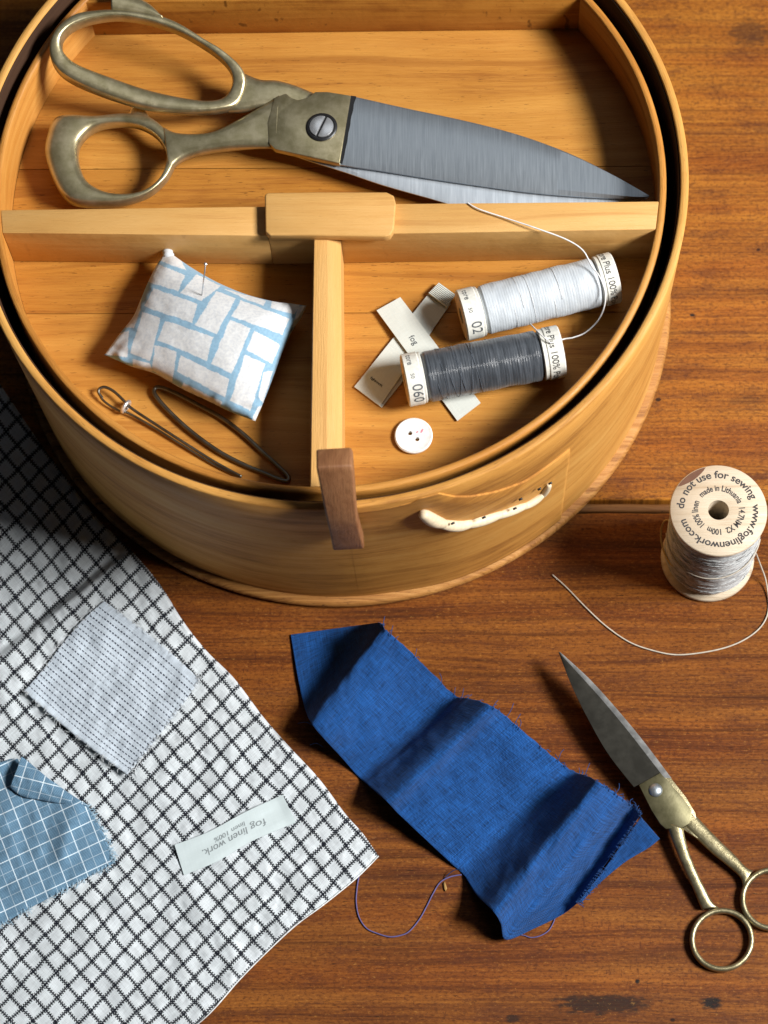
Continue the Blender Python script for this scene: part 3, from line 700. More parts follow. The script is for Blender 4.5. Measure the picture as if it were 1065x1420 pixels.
mesh('button_disc', button(), button_m, btn, sharp=30)
for (px, py, a, b) in ((585, 597.5, .045, .10), (578.5, 599, .04, .05)):
    p = U(px, py, ZF + .194); mesh('pink_fleck', ([p + Vector((a * cos(t * PI / 6) + b * .4 * sin(t * PI / 6), b * sin(t * PI / 6), 0)) for t in range(12)], [tuple(range(12))]), pink, btn, smooth=False)

# ------------------------------------------------------------------ pincushion
def inside(p, poly):
    r = False; j = len(poly) - 1
    for i in range(len(poly)):
        xi, yi = poly[i]; xj, yj = poly[j]
        if (yi > p[1]) != (yj > p[1]) and p[0] < (xj - xi) * (p[1] - yi) / (yj - yi) + xi: r = not r
        j = i
    return r
bricks = ['330,130 435,175 408,230 296,196', '485,172 572,216 502,268 424,240', '322,228 484,285 461,354 284,293', '562,238 632,268 560,396 480,362', '662,275 842,342 812,400 622,332', '366,353 544,414 518,500 338,425',
          '614,350 690,384 620,552 544,512', '712,393 803,444 775,512 682,462', '325,448 403,474 385,584 316,540', '427,490 607,576 590,642 410,548', '672,488 747,520 692,696 618,655',
          '276,320 339,343 302,502 230,470', '150,412 216,392 210,488 132,476', '590,228 748,270 738,288 668,262', '782,276 884,284 860,322 775,300', '345,60 400,80 440,150 338,112', '745,556 778,548 742,664 726,640',
          '440,598 580,664 566,690 420,625', '240,500 300,515 310,545 240,530', '700,735 716,752 742,680 720,690', '880,300 930,290 900,350 860,372', '170,360 270,200 262,310 240,375']
bricks = [[(100 + a / 2.803, 320 + b / 2.803) for a, b in P3(s)] for s in bricks]
def grow(q, k=1.6):
    cx, cy = sum(a for a, b in q) / len(q), sum(b for a, b in q) / len(q)
    return [(a + math.copysign(min(k, abs(a - cx) * .12), a - cx), b + math.copysign(min(k, abs(b - cy) * .12), b - cy)) for a, b in q]
bricks = [grow(q) for q in bricks]
bb = [(min(x for x, y in q) , max(x for x, y in q), min(y for x, y in q), max(y for x, y in q), q) for q in bricks]
tp = [(231, 347), (264, 370), (300, 391), (340, 408), (378, 418), (403, 421), (425, 424)]
bt = [(145, 492), (180, 507), (214, 517), (252, 538), (290, 556), (320, 571), (354, 584)]
lf = [(231, 347), (217, 368), (205, 392), (194, 418), (184, 440), (165, 464), (145, 492)]
rt = [(425, 424), (416, 442), (403, 462), (390, 492), (378, 525), (366, 556), (354, 584)]
def sample(P, u):
    i = min(int(u * (len(P) - 1)), len(P) - 2); f = u * (len(P) - 1) - i; return Vector(P[i]).lerp(Vector(P[i + 1]), f)
tpc, btc, lfc, rtc = [[tuple(p) for p in crom(q, 12)] for q in (tp, bt, lf, rt)]
def cush(u, v, side):
    e = sample(tpc, u) * (1 - v) + sample(btc, u) * v + sample(lfc, v) * (1 - u) + sample(rtc, v) * u
    e = e - (Vector(tp[0]) * (1 - u) * (1 - v) + Vector(tp[-1]) * u * (1 - v) + Vector(bt[0]) * (1 - u) * v + Vector(bt[-1]) * u * v)
    fu, fv = (1 - abs(2 * u - 1) ** 2.0), (1 - abs(2 * v - 1) ** 2.0); puff = (max(0, fu * fv)) ** .52
    edge = 1 - puff
    pk = (.07 * sin(u * 37 + 3 * fbm(u * 4, v * 4)) * fbm(u * 5, 1, 9) * 2 + .08 * sin(v * 31 + 2) * fbm(1, v * 5, 4) * 2) * sstep(.35, .9, edge)
    wr = .05 * fbm(u * 3, v * 2.4, 3) + .012 * fbm(u * 14, v * 10, 8) - .05 * math.exp(-((u - .3) / .05) ** 2) * abs(fbm(v * 3, 1, 2))
    zs = 10.02 + pk
    z = zs + side * (1.5 if side > 0 else .92) * puff * (1 + wr)
    p = U(e.x, e.y, zs); q = U(e.x, e.y, z)
    # the pillow bulges towards its middle: keep its plan, raise its surface
    return Vector((p.x, p.y, z)).lerp(q, .75 if side > 0 else 0)
pin_root = thing('pincushion', (U(285, 465, ZF).x, U(285, 465, ZF).y, ZF), 'small stuffed pincushion, white bricks printed on light blue lines, in the tray', 'pincushion')
NU, NV = 250, 190
V, F = grid(NU, NV, lambda u, v: cush(u, v, 1)); cols = []
for p in V:
    x, y = PX(p); x += 1.1 * fbm(p.x * 2.2, p.y * 2.2, 1); y += 1.1 * fbm(p.x * 2.2, p.y * 2.2, 6)
    w = any(a <= x <= b and c_ <= y <= d and inside((x, y), q) for a, b, c_, d, q in bb)
    cols.append((.66, .66, .65) if w else (.25, .42, .55))
V2, F2 = grid(NU // 2, NV // 2, lambda u, v: cush(u, v, -1)); n0 = len(V)
cols += [(.74, .66, .60)] * len(V2)
F = F + [tuple(i + n0 for i in reversed(q)) for q in F2]
# close the seam between the two sides
w1, w2 = NU + 1, NU // 2 + 1
def rim(w, h, o): return [o + i for i in range(w)] + [o + j * w + w - 1 for j in range(1, h)] + [o + (h - 1) * w + i for i in range(w - 2, -1, -1)] + [o + j * w for j in range(h - 2, 0, -1)]
r1, r2 = rim(w1, NV + 1, 0), rim(w2, NV // 2 + 1, n0)
for k in range(len(r2)): F.append((r1[2 * k], r1[(2 * k + 1) % len(r1)], r1[(2 * k + 2) % len(r1)], r2[(k + 1) % len(r2)], r2[k]))
n = NT('pincushion_print'); at = n.t.nodes.new('ShaderNodeAttribute'); at.attribute_name = 'print'
wv = n.k('MULTIPLY', n.k('SINE', n.k('MULTIPLY', n.x, 2 * PI * 16)), n.k('SINE', n.k('MULTIPLY', n.y, 2 * PI * 16)))
cc = n.mix(n.ss(n.noise(n.v, 9, 4), .35, .7), at.outputs['Color'], n.mix(1.0, at.outputs['Color'], (.82, .84, .88), 'MULTIPLY'))
n.bump(n.k('ADD', n.k('MULTIPLY', wv, .4), n.k('MULTIPLY', n.noise(n.v, 1.5, 3), 2.0)), .35, .0005)
cush_m = n.set(Base_Color=cc, Roughness=.85, Sheen_Weight=.2)
cov = mesh('stuffed_cover', join((V + V2, F)), cush_m, pin_root, col=cols)
def tuft(px, py, r, z):
    c_ = U(px, py, z); n_t = [(r * max(.02, sin(PI * k / 10)) * (1 + .12 * sin(k * 2.1)), -r * cos(PI * k / 10) * 1.15) for k in range(11)]
    return lathe(n_t, c_, 18, (U(px - 2, py - 10, z) - c_).normalized())
mesh('corner_tuft', tuft(233, 352, .24, 10.15), plain('cushion_cotton', (.55, .58, .61), .9), cov)
pb, ph = U(279.5, 414, 11.0), U(285, 366.5, 12.9)
pin = thing('dressmaker_pin', pb, 'single steel pin standing upright in the pincushion', 'pin')
mesh('shaft', tube([pb - (ph - pb) * .2, ph], .028, 8), nickel, pin)
mesh('pin_head', lathe([(0, 0), (.06, .0), (.075, .03), (.06, .06), (0, .07)], ph, 14), nickel, pin)

# ------------------------------------------------------------------ bodkin and long wire pin
bod = thing('bodkin', U(240, 605, ZF), 'slim steel ribbon threader with a looped head and sliding ring', 'bodkin')
A = [U(142, 552, ZF + .25), U(137, 545, ZF + .3), U(138, 539, ZF + .35), U(146, 537, ZF + .38), U(158, 543, ZF + .36), U(172, 556, ZF + .34), U(182, 566, ZF + .32), U(215, 588, ZF + .28), U(260, 617, ZF + .22), U(300, 642, ZF + .17), U(335, 661, ZF + .14)]
mesh('wire', tube(crom(A, 8), .062, 8), wire, bod)
B = [U(137, 545, ZF + .3), U(142, 554, ZF + .22), U(153, 563, ZF + .18), U(168, 571, ZF + .2), U(178, 573, ZF + .22), U(212, 592, ZF + .18), U(257, 620, ZF + .14), U(298, 645, ZF + .1), U(334, 662, ZF + .1)]
mesh('wire', tube(crom(B, 8), .05, 8), wire, bod)
ra, rb = U(171, 559, ZF + .28), U(177, 567, ZF + .28); axr = (U(182, 566, ZF) - U(158, 551, ZF)).normalized(); cr = U(174.5, 564, ZF + .27); sr = axr.cross(Vector((0, 0, 1)))
mesh('sliding_ring', tube([cr + sr * (.25 * cos(2 * PI * k / 24)) + Vector((0, 0, .20 * sin(2 * PI * k / 24))) for k in range(24)], .085, 10, True), nickel, bod)
hp = thing('wire_pin', U(305, 600, ZF), 'long dark bent wire pin shaped like a narrow loop, beside the pincushion', 'wire pin')
Lp = [U(214, 540, ZF + .2), U(222, 537, ZF + .2), U(243, 545, ZF + .22), U(272, 560, ZF + .22), U(305, 578, ZF + .2), U(335, 600, ZF + .18), U(362, 625, ZF + .16), U(385, 646, ZF + .14), U(399, 660, ZF + .12), U(398, 667, ZF + .12), U(385, 664, ZF + .12), U(366, 656, ZF + .12), U(335, 643, ZF + .14), U(300, 624, ZF + .16), U(262, 596, ZF + .18), U(232, 568, ZF + .2), U(216, 549, ZF + .2)]
mesh('bent_wire', tube(cromc(Lp, 8), .095, 8, True), wire, hp)

# ------------------------------------------------------------------ linen spool standing on the table
sc0 = RZ @ Vector((14.73322, -14.51524, 0)); RS, HS = 2.05, 6.08
lin = thing('linen_spool', sc0, 'tall wooden spool of grey linen thread standing on the table, printed top', 'thread spool')
wsb = mesh('wooden_spool', lathe([(.44, HS - .01), (.50, HS), (RS - .06, HS), (RS - .015, HS - .05), (RS, HS - .13), (RS - .05, HS - .30), (RS - .35, HS - .42), (.95, HS - .9), (.95, .9), (RS - .35, .42), (RS - .05, .32), (RS, .2), (RS - .02, .06), (RS - .08, 0), (.44, 0), (.44, .5)], sc0, 72, closed_prof=True), birch, lin, sharp=50)
V = []; uvv = []; n_, m_ = 150, 96
for i in range(n_ + 1):
    z = .42 + (HS - .86) * i / n_
    for k in range(m_):
        th = 2 * PI * k / m_; e = min(i, n_ - i) / n_
        r = RS - .17 + .06 * sin(PI * i / n_) - .2 * (1 - sstep(0, .05, e)) + .05 * fbm(z * 2.5, cos(th) * 2, sin(th) * 2) + 0.012 * sin(2 * PI * z * 7 + .8 * sin(th) + 3 * fbm(z, cos(th), sin(th)))
        V.append(sc0 + Vector((cos(th) * r, sin(th) * r, z))); uvv.append((th * RS, z))
mesh('wound_thread', (V, [(i * m_ + k, i * m_ + (k + 1) % m_, (i + 1) * m_ + (k + 1) % m_, (i + 1) * m_ + k) for i in range(n_) for k in range(m_)]), linen_thread, lin, uv=uvv)
vs = []
for q in range(70):
    z0 = random.uniform(.7, HS - .9); ph = random.random() * 6.3; sl = random.uniform(-.5, .5); ln = random.uniform(1, 4)
    vs.append(tube([sc0 + Vector((cos(ph + t / 12 * ln) * (RS - .105 + .01 * fbm(t * .5, q)), sin(ph + t / 12 * ln) * (RS - .105), min(HS - .6, max(.5, z0 + sl * t / 12)))) for t in range(13)], .014, 5))
V, F = join(*vs); mesh('surface_strand', (V, F), linen_thread, lin, uv=[(p.x * 3, p.z * 3) for p in V], kind='stuff')
vleft = (U(900, 707, HS) - U(995, 707, HS)); a_left = math.atan2(vleft.y, vleft.x)
def ring_text(s, size, R, a0, sweep, z, mat, parent):
    v, f = text2d(s, size, 'LEFT', bold=.009); w = max(x for x, y in v); out = []
    for x, y in v:
        a = a0 - sweep * (x / w); r = R + y; out.append(sc0 + Vector((cos(a) * r, sin(a) * r, z)))
    return mesh('lettering', (out, f), mat, parent, smooth=False)
ring_text('do not use for sewing  www.foglinenwork.com', .46, 1.44, a_left - math.radians(2), math.radians(342), HS + .006, ink, wsb)
ring_text('made in Lithuania  14.7NM X2  100m  100% linen', .37, .86, a_left - math.radians(40), math.radians(345), HS + .006, ink, wsb)
bark = [sc0 + Vector((cos(a_left - t) * r, sin(a_left - t) * r, HS + .003)) for t, r in [(math.radians(32 + 44 * k / 12), RS - .065) for k in range(13)] + [(math.radians(76 - 44 * k / 12), RS - .07 - .30 * sin(PI * k / 12) ** .7) for k in range(13)]]
mesh('bark_patch', (bark, [tuple(range(len(bark)))]), plain('bark', (.13, .055, .028), .7), lin, smooth=False)
rr = RS - .08; tl = [U(1037, 748, 4.6), U(1052, 741, 4.0), U(1052, 752, 3.6), U(1047, 764, 3.2), U(1049, 769, 2.2), U(1055, 785, 1.0), U(1062, 805, .3), U(1066, 835, .06), U(1062, 858, .06), U(1047, 877, .06), U(1020, 893, .06), U(985, 903, .06), U(940, 908, .06), U(905, 902, .06), U(872, 890, .06), U(840, 868, .06), U(812, 842, .06), U(786, 815, .06), U(766, 797, .08)]
mesh('loose_thread', tube(crom(tl, 10), .033, 7), flax, lin)
ll = [U(931, 722, 3.2), U(922, 722, 2.8), U(917, 733, 2.2), U(917, 750, 1.8), U(922, 768, 1.6), U(930, 782, 1.7), U(942, 790, 2.0)]
mesh('loose_thread', tube(crom(ll, 8), .04, 6), flax_gold, lin)
wl = [sc0 + Vector((cos(a_left + t * .05) * (RS - .05), sin(a_left + t * .05) * (RS - .05), 3.3 - .3 * sin(t * .07))) for t in range(60)]
mesh('loose_thread', tube(wl, .03, 6), flax, lin)

# ------------------------------------------------------------------ blue cloth strip
ST = [((403, 880), .06, (526, 863), 1.15), ((412, 935), .10, (529, 866), 1.25), ((422, 980), .18, (532, 869), 1.32), ((432, 1003), .85, (537, 875), 1.30), ((449, 1024), .70, (562, 897), .95), ((475, 1052), .28, (600, 934), .40),
      ((496, 1076), .06, (632, 965), .10), ((512, 1090), .30, (650, 968), .62), ((535, 1110), .92, (680, 978), 1.2), ((552, 1128), .62, (700, 992), .85), ((588, 1162), .36, (742, 1028), .50), ((622, 1194), .14, (778, 1058), .20),
      ((642, 1212), .06, (797, 1070), .08), ((660, 1240), .42, (812, 1075), .55), ((684, 1264), 1.08, (828, 1083), 1.25), ((694, 1280), .72, (846, 1094), 1.02), ((702, 1303), .30, (862, 1106), .72), ((742, 1287), .12, (872, 1113), .40), ((780, 1268), .10, (880, 1120), .24), ((801, 1252), .42, (889, 1129), .62)]
ST = [(a, .06 + (z - .06) * 2.0, b, .06 + (zz - .06) * 2.3) for a, z, b, zz in ST]
Lc = crom([(a[0], a[1], z) for a, z, b, zz in ST], 14); Rc = crom([(b[0], b[1], zz) for a, z, b, zz in ST], 14)
NB = len(Lc) - 1; NW = 90
def bluefn(u, v):
    i = min(int(round(u * NB)), NB); a, b = Lc[i], Rc[i]; p = a.lerp(b, v); p.z = a.z + (b.z - a.z) * v ** (1 + 5 * sstep(.13, 0, u))
    z = max(.02, p.z) + (.16 * fbm(u * 9 + v * 1.2, v * 2.2, 2) + .07 * fbm(u * 22 + v, v * 5, 6)) * sstep(.02, .5, p.z) + .008 * fbm(u * 40, v * 14, 4) - .18 * max(0, p.z) * sin(PI * v) * .6
    j = 1.3 * fbm(u * 60, 0, 9) if v > .97 else 0
    return U(p.x + .7 * j, p.y - j, max(.04, z) + .03)
(V, F), n = sheet(NB, NW, bluefn, .035)
uv = []; 
acc = [0]
for i in range(NB): acc.append(acc[-1] + ((V[i + 1 + (NB + 1) * (NW // 2)] - V[i + (NB + 1) * (NW // 2)]).length))
for j in range(NW + 1):
    for i in range(NB + 1): uv.append((acc[i], 5.4 * j / NW))
bl = thing('blue_linen_strip', U(640, 1100, 0), 'crumpled strip of royal blue linen with frayed edges on the table', 'fabric')
mesh('cloth', (V, F), blue_m, bl, uv=uv + uv)
# folded-under end seen beyond the frayed edge
fa = crom([(889, 1133, .50), (866, 1165, .40), (838, 1205, .24), (806, 1246, .14), (803, 1250, .1)], 10)
fb = crom([(915, 1163, .30), (899, 1176, .2), (866, 1196, .12), (828, 1228, .06), (806, 1252, .05)], 10)
(V, F), n = sheet(40, 24, lambda u, v: (lambda p: U(p.x, p.y, p.z + .03 + .05 * fbm(u * 6, v * 3)))(fa[int(u * 40)].lerp(fb[int(u * 40)], v)), .03)
mesh('folded_end', (V, F), blue_m, bl, uv=[(p.x + p.y, p.y - p.x) for p in V])
fr = []
def fray(p, d, ln, r=.016):
    a = Vector(p); b = a + d * ln * .5 + Vector((random.uniform(-.06, .06), random.uniform(-.06, .06), random.uniform(-.04, .08))); e = a + d * ln + Vector((random.uniform(-.14, .14), random.uniform(-.14, .14), random.uniform(-.1, .05)))
    e.z = max(e.z, .03); b.z = max(b.z, .03); return tube(crom([a - d * .1, b, e], 4), r, 5)
upd = (U(560, 880, 0) - U(545, 905, 0)).normalized()
for i in range(10, NB, 1):
    if random.random() < .2:
        p = bluefn(i / NB, 1); far = random.random() < .16
        fr.append(fray(p, (upd + Vector((random.uniform(-.8, .5), 0, 0))).normalized(), random.uniform(.05, .15) if not far else random.uniform(.25, .6)))
for k in range(60):
    v = random.random(); p = bluefn(1, v); fr.append(fray(p, (U(820, 1200, 0) - U(800, 1190, 0)).normalized(), random.uniform(.06, .22)))
for (px, py, ex, ey) in ((437, 1008, 413, 1003), (448, 1036, 430, 1033), (640, 1205, 616, 1218)):
    fr.append(tube(crom([U(px, py, .5), U((px + ex) / 2, (py + ey) / 2 - 4, .3), U(ex, ey, .05)], 5), .02, 5))
V, F = join(*fr); mesh('frayed_thread', (V, F), blue_yarn, bl, kind='stuff')
t1 = [U(*p, .045) for p in P3('498,1213 495,1232 494,1252 498,1272 508,1287 522,1294 540,1299 556,1297 568,1291 582,1274 592,1256 600,1240 610,1224 624,1216 640,1213')]
tag(mesh('purple_thread', tube([Vector(p) - t1[0] * 0 for p in crom(t1, 8)], .030, 7), purple, base=U(540, 1270, 0)), 'loose purple blue thread curling between the checked cloth corner and blue strip', 'thread', 'loose purple threads')
t2 = [U(*p, .045) for p in P3('771,1268 767,1280 760,1291 748,1298 736,1300 726,1297 712,1296')]
tag(mesh('purple_thread', tube(crom(t2, 8), .025, 6), purple, base=U(745, 1290, 0)), 'short loose thread end poking out under the lower end of the blue strip', 'thread', 'loose purple threads')
cr_ = [U(*p, .05) for p in P3('615,1225 617,1223 620,1232 618,1236 616,1233')]
tag(mesh('crumb', prism([p + Vector((0, 0, .03 + .03 * (i % 2))) for i, p in enumerate(cr_)], bot_z=.01, bevel=.015), plain('straw', (.36, .21, .06), .8), base=cr_[0]), 'tiny straw coloured crumb beside the purple thread end', 'crumb')

# ------------------------------------------------------------------ small scissors
sm = thing('small_scissors', U(930, 1140, 0), 'small aged brass embroidery scissors with dark blades and round finger rings', 'scissors')
def zs(y): return 1.30 - (y - 904) / (1290 - 904) * .95
K = (2.63, 740, 880)
L1 = crom(zoomed('90,62 140,188 200,310 272,435 366,556', *K), 10); R1 = crom(zoomed('93,66 178,158 262,252 355,365 464,506', *K), 10)
def sblade(A, B, dz, th, tz=lambda y: zs(y)):
    rows = []
    for i, (a, b) in enumerate(zip(A, B)):
        z = tz(a[1]) + dz; t = th * (.3 + .7 * i / len(A)); p = U(a[0], a[1], z); q = U(b[0], b[1], z)
        rows.append([p - Vector((0, 0, t)), p, p.lerp(q, .5) + Vector((0, 0, .01)), q, q - Vector((0, 0, t))])
    return loft(rows)
mesh('blade', sblade(L1, R1, .06, .10), steel_dark, sm, sharp=25, label='dark upper blade')
L2 = crom(zoomed('92,64 160,160 250,270 340,385 440,520', *K), 10); R2 = crom(zoomed('96,63 203,161 305,273 401,389 503,524', *K), 10)
mesh('blade', sblade(L2, R2, -.06, .12), steel_edge, sm, sharp=25, label='lower blade showing as a bright edge')
pl = zoomed('384,548 462,504 488,532 540,592 572,634 578,660 566,690 540,706 482,708 462,690 430,640', *K)
mesh('pivot_plate', prism([U(x, y, zs(y) + .10) for x, y in pl], depth=.20, bevel=.018), brass_plate, sm, sharp=35)
pl2 = zoomed('440,500 500,522 556,592 590,650 598,700 600,745 560,720 520,690 470,600', *K)
mesh('pivot_plate', prism([U(x, y, zs(y) - .10) for x, y in pl2], depth=.18, bevel=.03), brass_hi, sm, sharp=35)
def smring(cx, cy, z): 
    P = [(cx + 41 * cos(2 * PI * k / 48), cy + 40.5 * sin(2 * PI * k / 48)) for k in range(48)]
    A = [(cx + 37 * cos(2 * PI * k / 48), cy + 36.5 * sin(2 * PI * k / 48)) for k in range(48)]; B = [(cx + 45.2 * cos(2 * PI * k / 48), cy + 44.7 * sin(2 * PI * k / 48)) for k in range(48)]
    return bar(A, B, z, .34, 12, .85, True)
def shank(a, b, z0, z1, n=6):
    a_, b_ = crom(zoomed(a, *K), n), crom(zoomed(b, *K), n); N = len(a_)
    return bar(a_, b_, [z0 + (z1 - z0) * i / (N - 1) for i in range(N)], [.34] * N, 12, .85)
mesh('handle', join(smring(1001, 1303.5, .21), shank('484,690 512,770 548,858 582,930 600,975 612,1002', '545,706 566,790 598,870 628,930 652,975 676,996', .66, .24)), brass_hi, sm, label='left handle with its ring whole in the picture')
mesh('handle', join(smring(1071, 1247, .23), shank('582,648 620,690 680,752 730,800 775,848 800,860', '548,700 590,742 650,798 700,838 752,885 762,920', .52, .25)), brass_hi, sm, label='right handle with its ring cut by the frame')
rc = U(909, 1095.5, zs(1095) + .09)
mesh('rivet', lathe([(0, .14), (.12, .13), (.22, .09), (.29, .03), (.31, -.02), (0, -.02)][::-1], rc, 28), steel, sm)

# ------------------------------------------------------------------ checked cloth
gc = thing('checked_cloth', U(200, 1150, 0), 'large white linen cloth with thin black window-pane checks, corner towards the middle', 'cloth')
Ed = crom(P3('525,1187 502.5,1155 479,1128.6 442.7,1080 400,1034 365,994 325,941 286,902 253,860 225,815 194,776 169,750 135,719 98,671 56,615 0,533 -60,450 -130,350'), 14)
Bd = crom(P3('525,1187 495,1217 450,1253.6 411,1282.5 371,1319.3 332,1358.8 292.6,1403.4 255,1436 200,1485 120,1560 20,1650 -90,1750'), 20)
Ed = [Vector((p[0], p[1])) for p in Ed]; Bd = [Vector((p[0], p[1])) for p in Bd]; c0_ = Vector((525, 1187))
a1, a2 = Vector((172, 762)), Vector((-60, 950)); ad = (a2 - a1).normalized(); an = Vector((-ad.y, ad.x))     # the tuck
if an.y < 0: an = -an
def tuck(p):
    d = (Vector((p[0], p[1])) - a1).dot(an); s = (Vector((p[0], p[1])) - a1).dot(ad); return d, s
def cloth_h(x, y, eb):
    d, s = tuck((x, y)); far = 1 - .5 * sstep(60, 240, s)
    h = .10 + .62 * sstep(-2, 11, d) * (1 - .82 * sstep(20, 120, d)) * far
    h += .10 * max(0, fbm(x * .006, y * .006, 3) + .3) + .055 * fbm(x * .020, y * .020, 7) + .075 * fbm(x * .045, y * .045, 5) + .022 * fbm(x * .13, y * .13, 8)
    q = ((x - 400) * .7 + (y - 1280) * .7); h += .10 * math.exp(-(((x - 395) * .75 - (y - 1290) * .66) / 16) ** 2) * sstep(250, 330, x)
    h += .09 * math.exp(-(((x - 330) * .8 - (y - 1330) * .6) / 12) ** 2) * sstep(1180, 1280, y)
    return .03 + (h) * sstep(-.5, 14, eb) 
NE, NBB = 260, 240
def ci(P, t): i = t * (len(P) - 1); k = min(int(i), len(P) - 2); return P[k].lerp(P[k + 1], i - k)
cl_uv = []
E1, E2 = Vector((15.75, 17.75)), Vector((16.2, -16.7)); G2 = Vector((16.9, -12.8)); G1 = Vector((15.7, 18.6))
def inv(p, e, g):
    det = e.x * g.y - g.x * e.y; return (p.x * g.y - g.x * p.y) / det, (e.x * p.y - p.x * e.y) / det
def cloth_fn(u, v):
    p = ci(Ed, u) + ci(Bd, v) - c0_
    eb = min(v * 980, u * 1300); 
    x, y = p.x, p.y; h = cloth_h(x, y, eb)
    cl_uv.append((x, y)); return U(x, y, h)
(V, F), n = sheet(NE, NBB, cloth_fn, .05)
uvs = []
for (x, y) in cl_uv[:n]:
    q = Vector((x, y)); d, s = tuck(q)
    wob = Vector((2.6 * fbm(x * .012, y * .012, 1) + 1.1 * fbm(x * .04, y * .04, 2), 2.6 * fbm(x * .012, y * .012, 4) + 1.1 * fbm(x * .04, y * .04, 5)))
    a, b = inv(q - Vector((417.1, 1101)) + wob, E1, E2)
    if d < 9:
        A0 = a1 + ad * s; a0, b0 = inv(A0 + an * 9 - Vector((417.1, 1101)) + wob, E1, E2)
        da, db = inv(q - A0 - an * 9, G1, G2); a, b = a0 + da, b0 + db
    uvs.append((a, b))
mesh('woven_sheet', (V, F), ging, gc, uv=uvs + uvs)
# hem along the lower edge
hA = [Vector((p.x, p.y)) for p in Bd]
def hemfn(u, v):
    p = ci(hA, u * .8); t = (ci(hA, min(1, u * .8 + .01)) - ci(hA, max(0, u * .8 - .01))).normalized(); nn = Vector((t.y, -t.x)); nn = -nn if nn.x > 0 else nn
    w = 3.2 + 1.2 * fbm(u * 9, 0, 2); q = p + nn * (v * w - .9); return U(q.x, q.y, .05 + .14 * sin(PI * min(1, v * 1.0 + .15)) ** .6 + .015 * fbm(u * 80, v))
V, F = grid(200, 8, hemfn); mesh('hem', (V, F), hem_m, gc, uv=[(p.x, p.y) for p in V])

# ------------------------------------------------------------------ striped swatch
def base_h(x, y): return cloth_h(x, y, 100)
ss = thing('striped_swatch', U(155, 955, .3), 'pale blue fabric swatch with fine dashed navy stripes lying on the checked cloth', 'fabric swatch')
tp_, bt_ = crom(P3('33,958 58,930 86,893 112,862 144,833'), 8), crom(P3('176,1074 198,1048 226,1012 252,978 277,942'), 8)
def swfn(u, v):
    a, b = tp_[min(int(v * 32), 32)], bt_[min(int(v * 32), 32)]; p = Vector(a[:2]).lerp(Vector(b[:2]), u); x, y = p.x, p.y
    bowx = 3.5 * sin(PI * u) * (v - .5) * 2
    x += bowx * .6 + .8 * fbm(u * 20, v * 20); y -= bowx * .7
    lift = .10 + .10 * fbm(u * 2.2, v * 2.2, 5) + .16 * sstep(.75, 1, u) * sstep(.3, 0, v) + .12 * sstep(.12, 0, v)
    return U(x, y, base_h(x, y) + max(.045, lift))
(V, F), n = sheet(110, 32, swfn, .03); uv = [((i % 111) / 110 * 6.2, (i // 111) / 32 * 5.1) for i in range(n)]
mesh('swatch_cloth', (V, F), stripe_m, ss, uv=uv + uv)
fr = []
for k in range(150):
    e = random.choice((0, 1, 2, 2, 3)); t = random.random()
    u, v = [(t, 0), (t, 1), (1, t), (0, t)][e]; p = swfn(u, v); dpx = [(-.6, .6), (.6, -.6), (.6, .7), (-.6, -.7)][e]
    x, y = PX(p); d = (U(x + dpx[0] * 10 + random.uniform(-5, 5), y + dpx[1] * 10 + random.uniform(-5, 5), p.z) - p).normalized()
    fr.append(fray(p, d, random.uniform(.03, .13), .012))
fr.append(tube(crom([U(*q, .32) for q in P3('205,1040 196,1052 190,1062 187,1072 190,1078')], 5), .018, 5))
V, F = join(*fr); mesh('frayed_thread', (V, F), white_fuzz, ss, kind='stuff')

# ------------------------------------------------------------------ blue checked swatch
bs = thing('blue_checked_swatch', U(60, 1180, .2), 'denim blue swatch with fine white checks and one corner folded over', 'fabric swatch')
tp_, bt_ = crom(P3('-70,1082 -30,1068 0,1057 24,1052 44,1064 78,1087 121,1117'), 8), crom(P3('-70,1318 -30,1298 0,1283 40,1260 83,1237 120,1217 158,1197'), 8)
KB = Vector((.905, -.425)) * 32.0; KC = Vector((.36, .93)) * 31.5
def bcf(u, v):
    k = min(int(u * 48), 48); a, b = Vector(tp_[k][:2]), Vector(bt_[k][:2]); p = a.lerp(b, v); x, y = p.x, p.y
    x += 4.5 * sin(PI * v) * sstep(.7, 1, u) + .8 * fbm(v * 20, u * 20, 3) * sstep(.9, 1, u); y += .8 * fbm(v * 20, u * 20)
    lift = .09 + .22 * math.exp(-((x - 88 + (y - 1180) * .25) / 14) ** 2) * sstep(1235, 1170, y) + .05 * fbm(x * .02, y * .02, 2)
    return U(x, y, base_h(x, y) + lift)
(V, F), n = sheet(48, 60, bcf, .03)
uv = [(lambda q: inv(Vector(q) - Vector((30, 1150)), KB, KC))(PX(p)) for p in V]
mesh('swatch_cloth', (V, F), bluecheck_m, bs, uv=uv)
fl_t, fl_b = crom(P3('30,1049 44,1060 68,1080 95,1100 122,1116'), 8), crom(P3('13,1092 30,1104 54,1109 82,1114 121,1119'), 8)
def flf(u, v):
    k = min(int(u * 32), 32); p = Vector(fl_t[k][:2]).lerp(Vector(fl_b[k][:2]), v)
    lift = .14 + (.42 * sin(PI * min(1, .25 + .75 * v) ) ** .8 * (1 - .8 * u) + .10 * v * (1 - u))
    return U(p.x, p.y, base_h(p.x, p.y) + lift)
(V, F), n = sheet(32, 20, flf, .03); KD = Vector((.62, -.78)) * 16; KE = Vector((.92, .3)) * 16
uv = [(lambda q: inv(Vector(q) - Vector((31, 1078)), Vector((.30, -.95)) * 31, Vector((.96, .24)) * 31))(PX(p)) for p in V]
mesh('folded_corner', (V, F), bluecheck_m, bs, uv=uv, label='folded over corner with the checks running another way')
fr = []; light_blue = plain('blue_fray', (.34, .50, .62), .9)
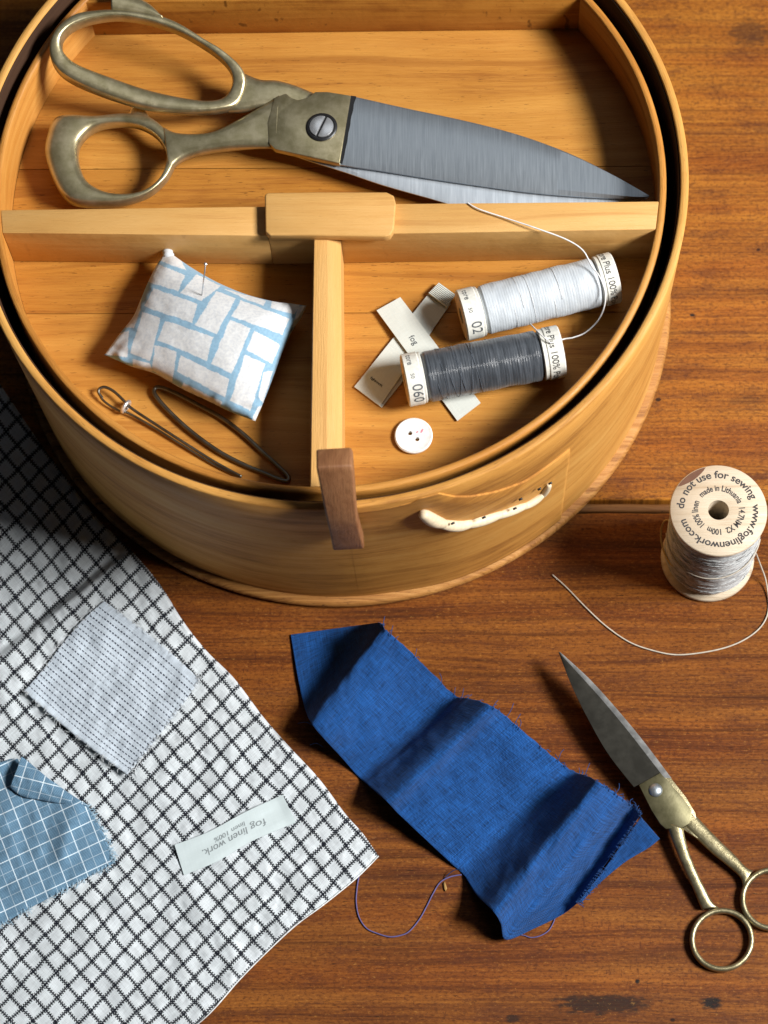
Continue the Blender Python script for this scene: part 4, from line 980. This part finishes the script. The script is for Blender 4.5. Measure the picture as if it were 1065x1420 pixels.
for k in range(170):
    v = random.random(); e = random.random() < .6; u = random.random()
    p = bcf(u, 1) if e else bcf(1, v); x, y = PX(p); dd = (3, 9) if e else (9, -2)
    fr.append(fray(p, (U(x + dd[0] + random.uniform(-5, 5), y + dd[1] + random.uniform(-4, 4), p.z) - p).normalized(), random.uniform(.05, .15), .012))
V, F = join(*fr); mesh('frayed_thread', (V, F), light_blue, bs, kind='stuff')

# ------------------------------------------------------------------ satin label on the cloth
wl_ = thing('woven_label', U(325, 1155, .2), 'pale grey satin woven label lying upside down on the checked cloth', 'label')
la, lb = crom(P3('242,1171.5 290,1153 340,1126 392,1102'), 10), crom(P3('255,1213.5 300,1195 350,1166 410.5,1140.5'), 10)
def lbz(u, v): return .34 + .06 * sin(PI * u) + .04 * fbm(u * 3, v * 2, 1) + .06 * sstep(.9, 1, u)
def lbf(u, v):
    p = Vector(la[min(int(u * 30), 30)][:2]).lerp(Vector(lb[min(int(u * 30), 30)][:2]), v); return U(p.x, p.y, lbz(u, v))
(V, F), n = sheet(30, 12, lbf, .035); uv = [((i % 31) / 30 * 5.2, (i // 31) / 12 * 1.35) for i in range(n)]
ltp = mesh('satin_strip', (V, F), satin_m, wl_, uv=uv + uv, sharp=50)
(V, F), n = sheet(6, 12, lambda u, v: (lambda p, q: U(*(p.lerp(q, v) + Vector((-8 * (1 - u), 4 * (1 - u)))), .50))(Vector((391, 1101.5)), Vector((410, 1140))), .03)
def label_text(s, u0, u1, v0, hgt):
    v, f = text2d(s, 1.0, 'LEFT'); w = max(x for x, y in v); out = []
    for x, y in v:
        u = u0 + (u1 - u0) * x / w; vv = v0 - y * hgt * -1.0 if False else v0 + y * hgt
        i = u * 30; k = min(int(i), 29); a = Vector(la[k][:2]).lerp(Vector(la[k + 1][:2]), i - k); b = Vector(lb[k][:2]).lerp(Vector(lb[k + 1][:2]), i - k)
        p = a.lerp(b, vv); out.append(U(p.x, p.y, lbz(u, vv) + .012))
    return mesh('lettering', (out, [q[::1] for q in f]), ink_faint, ltp, smooth=False)
label_text('fog linen work.', .79, .24, .47, .34)
label_text('linen 100%', .645, .36, .27, .22)
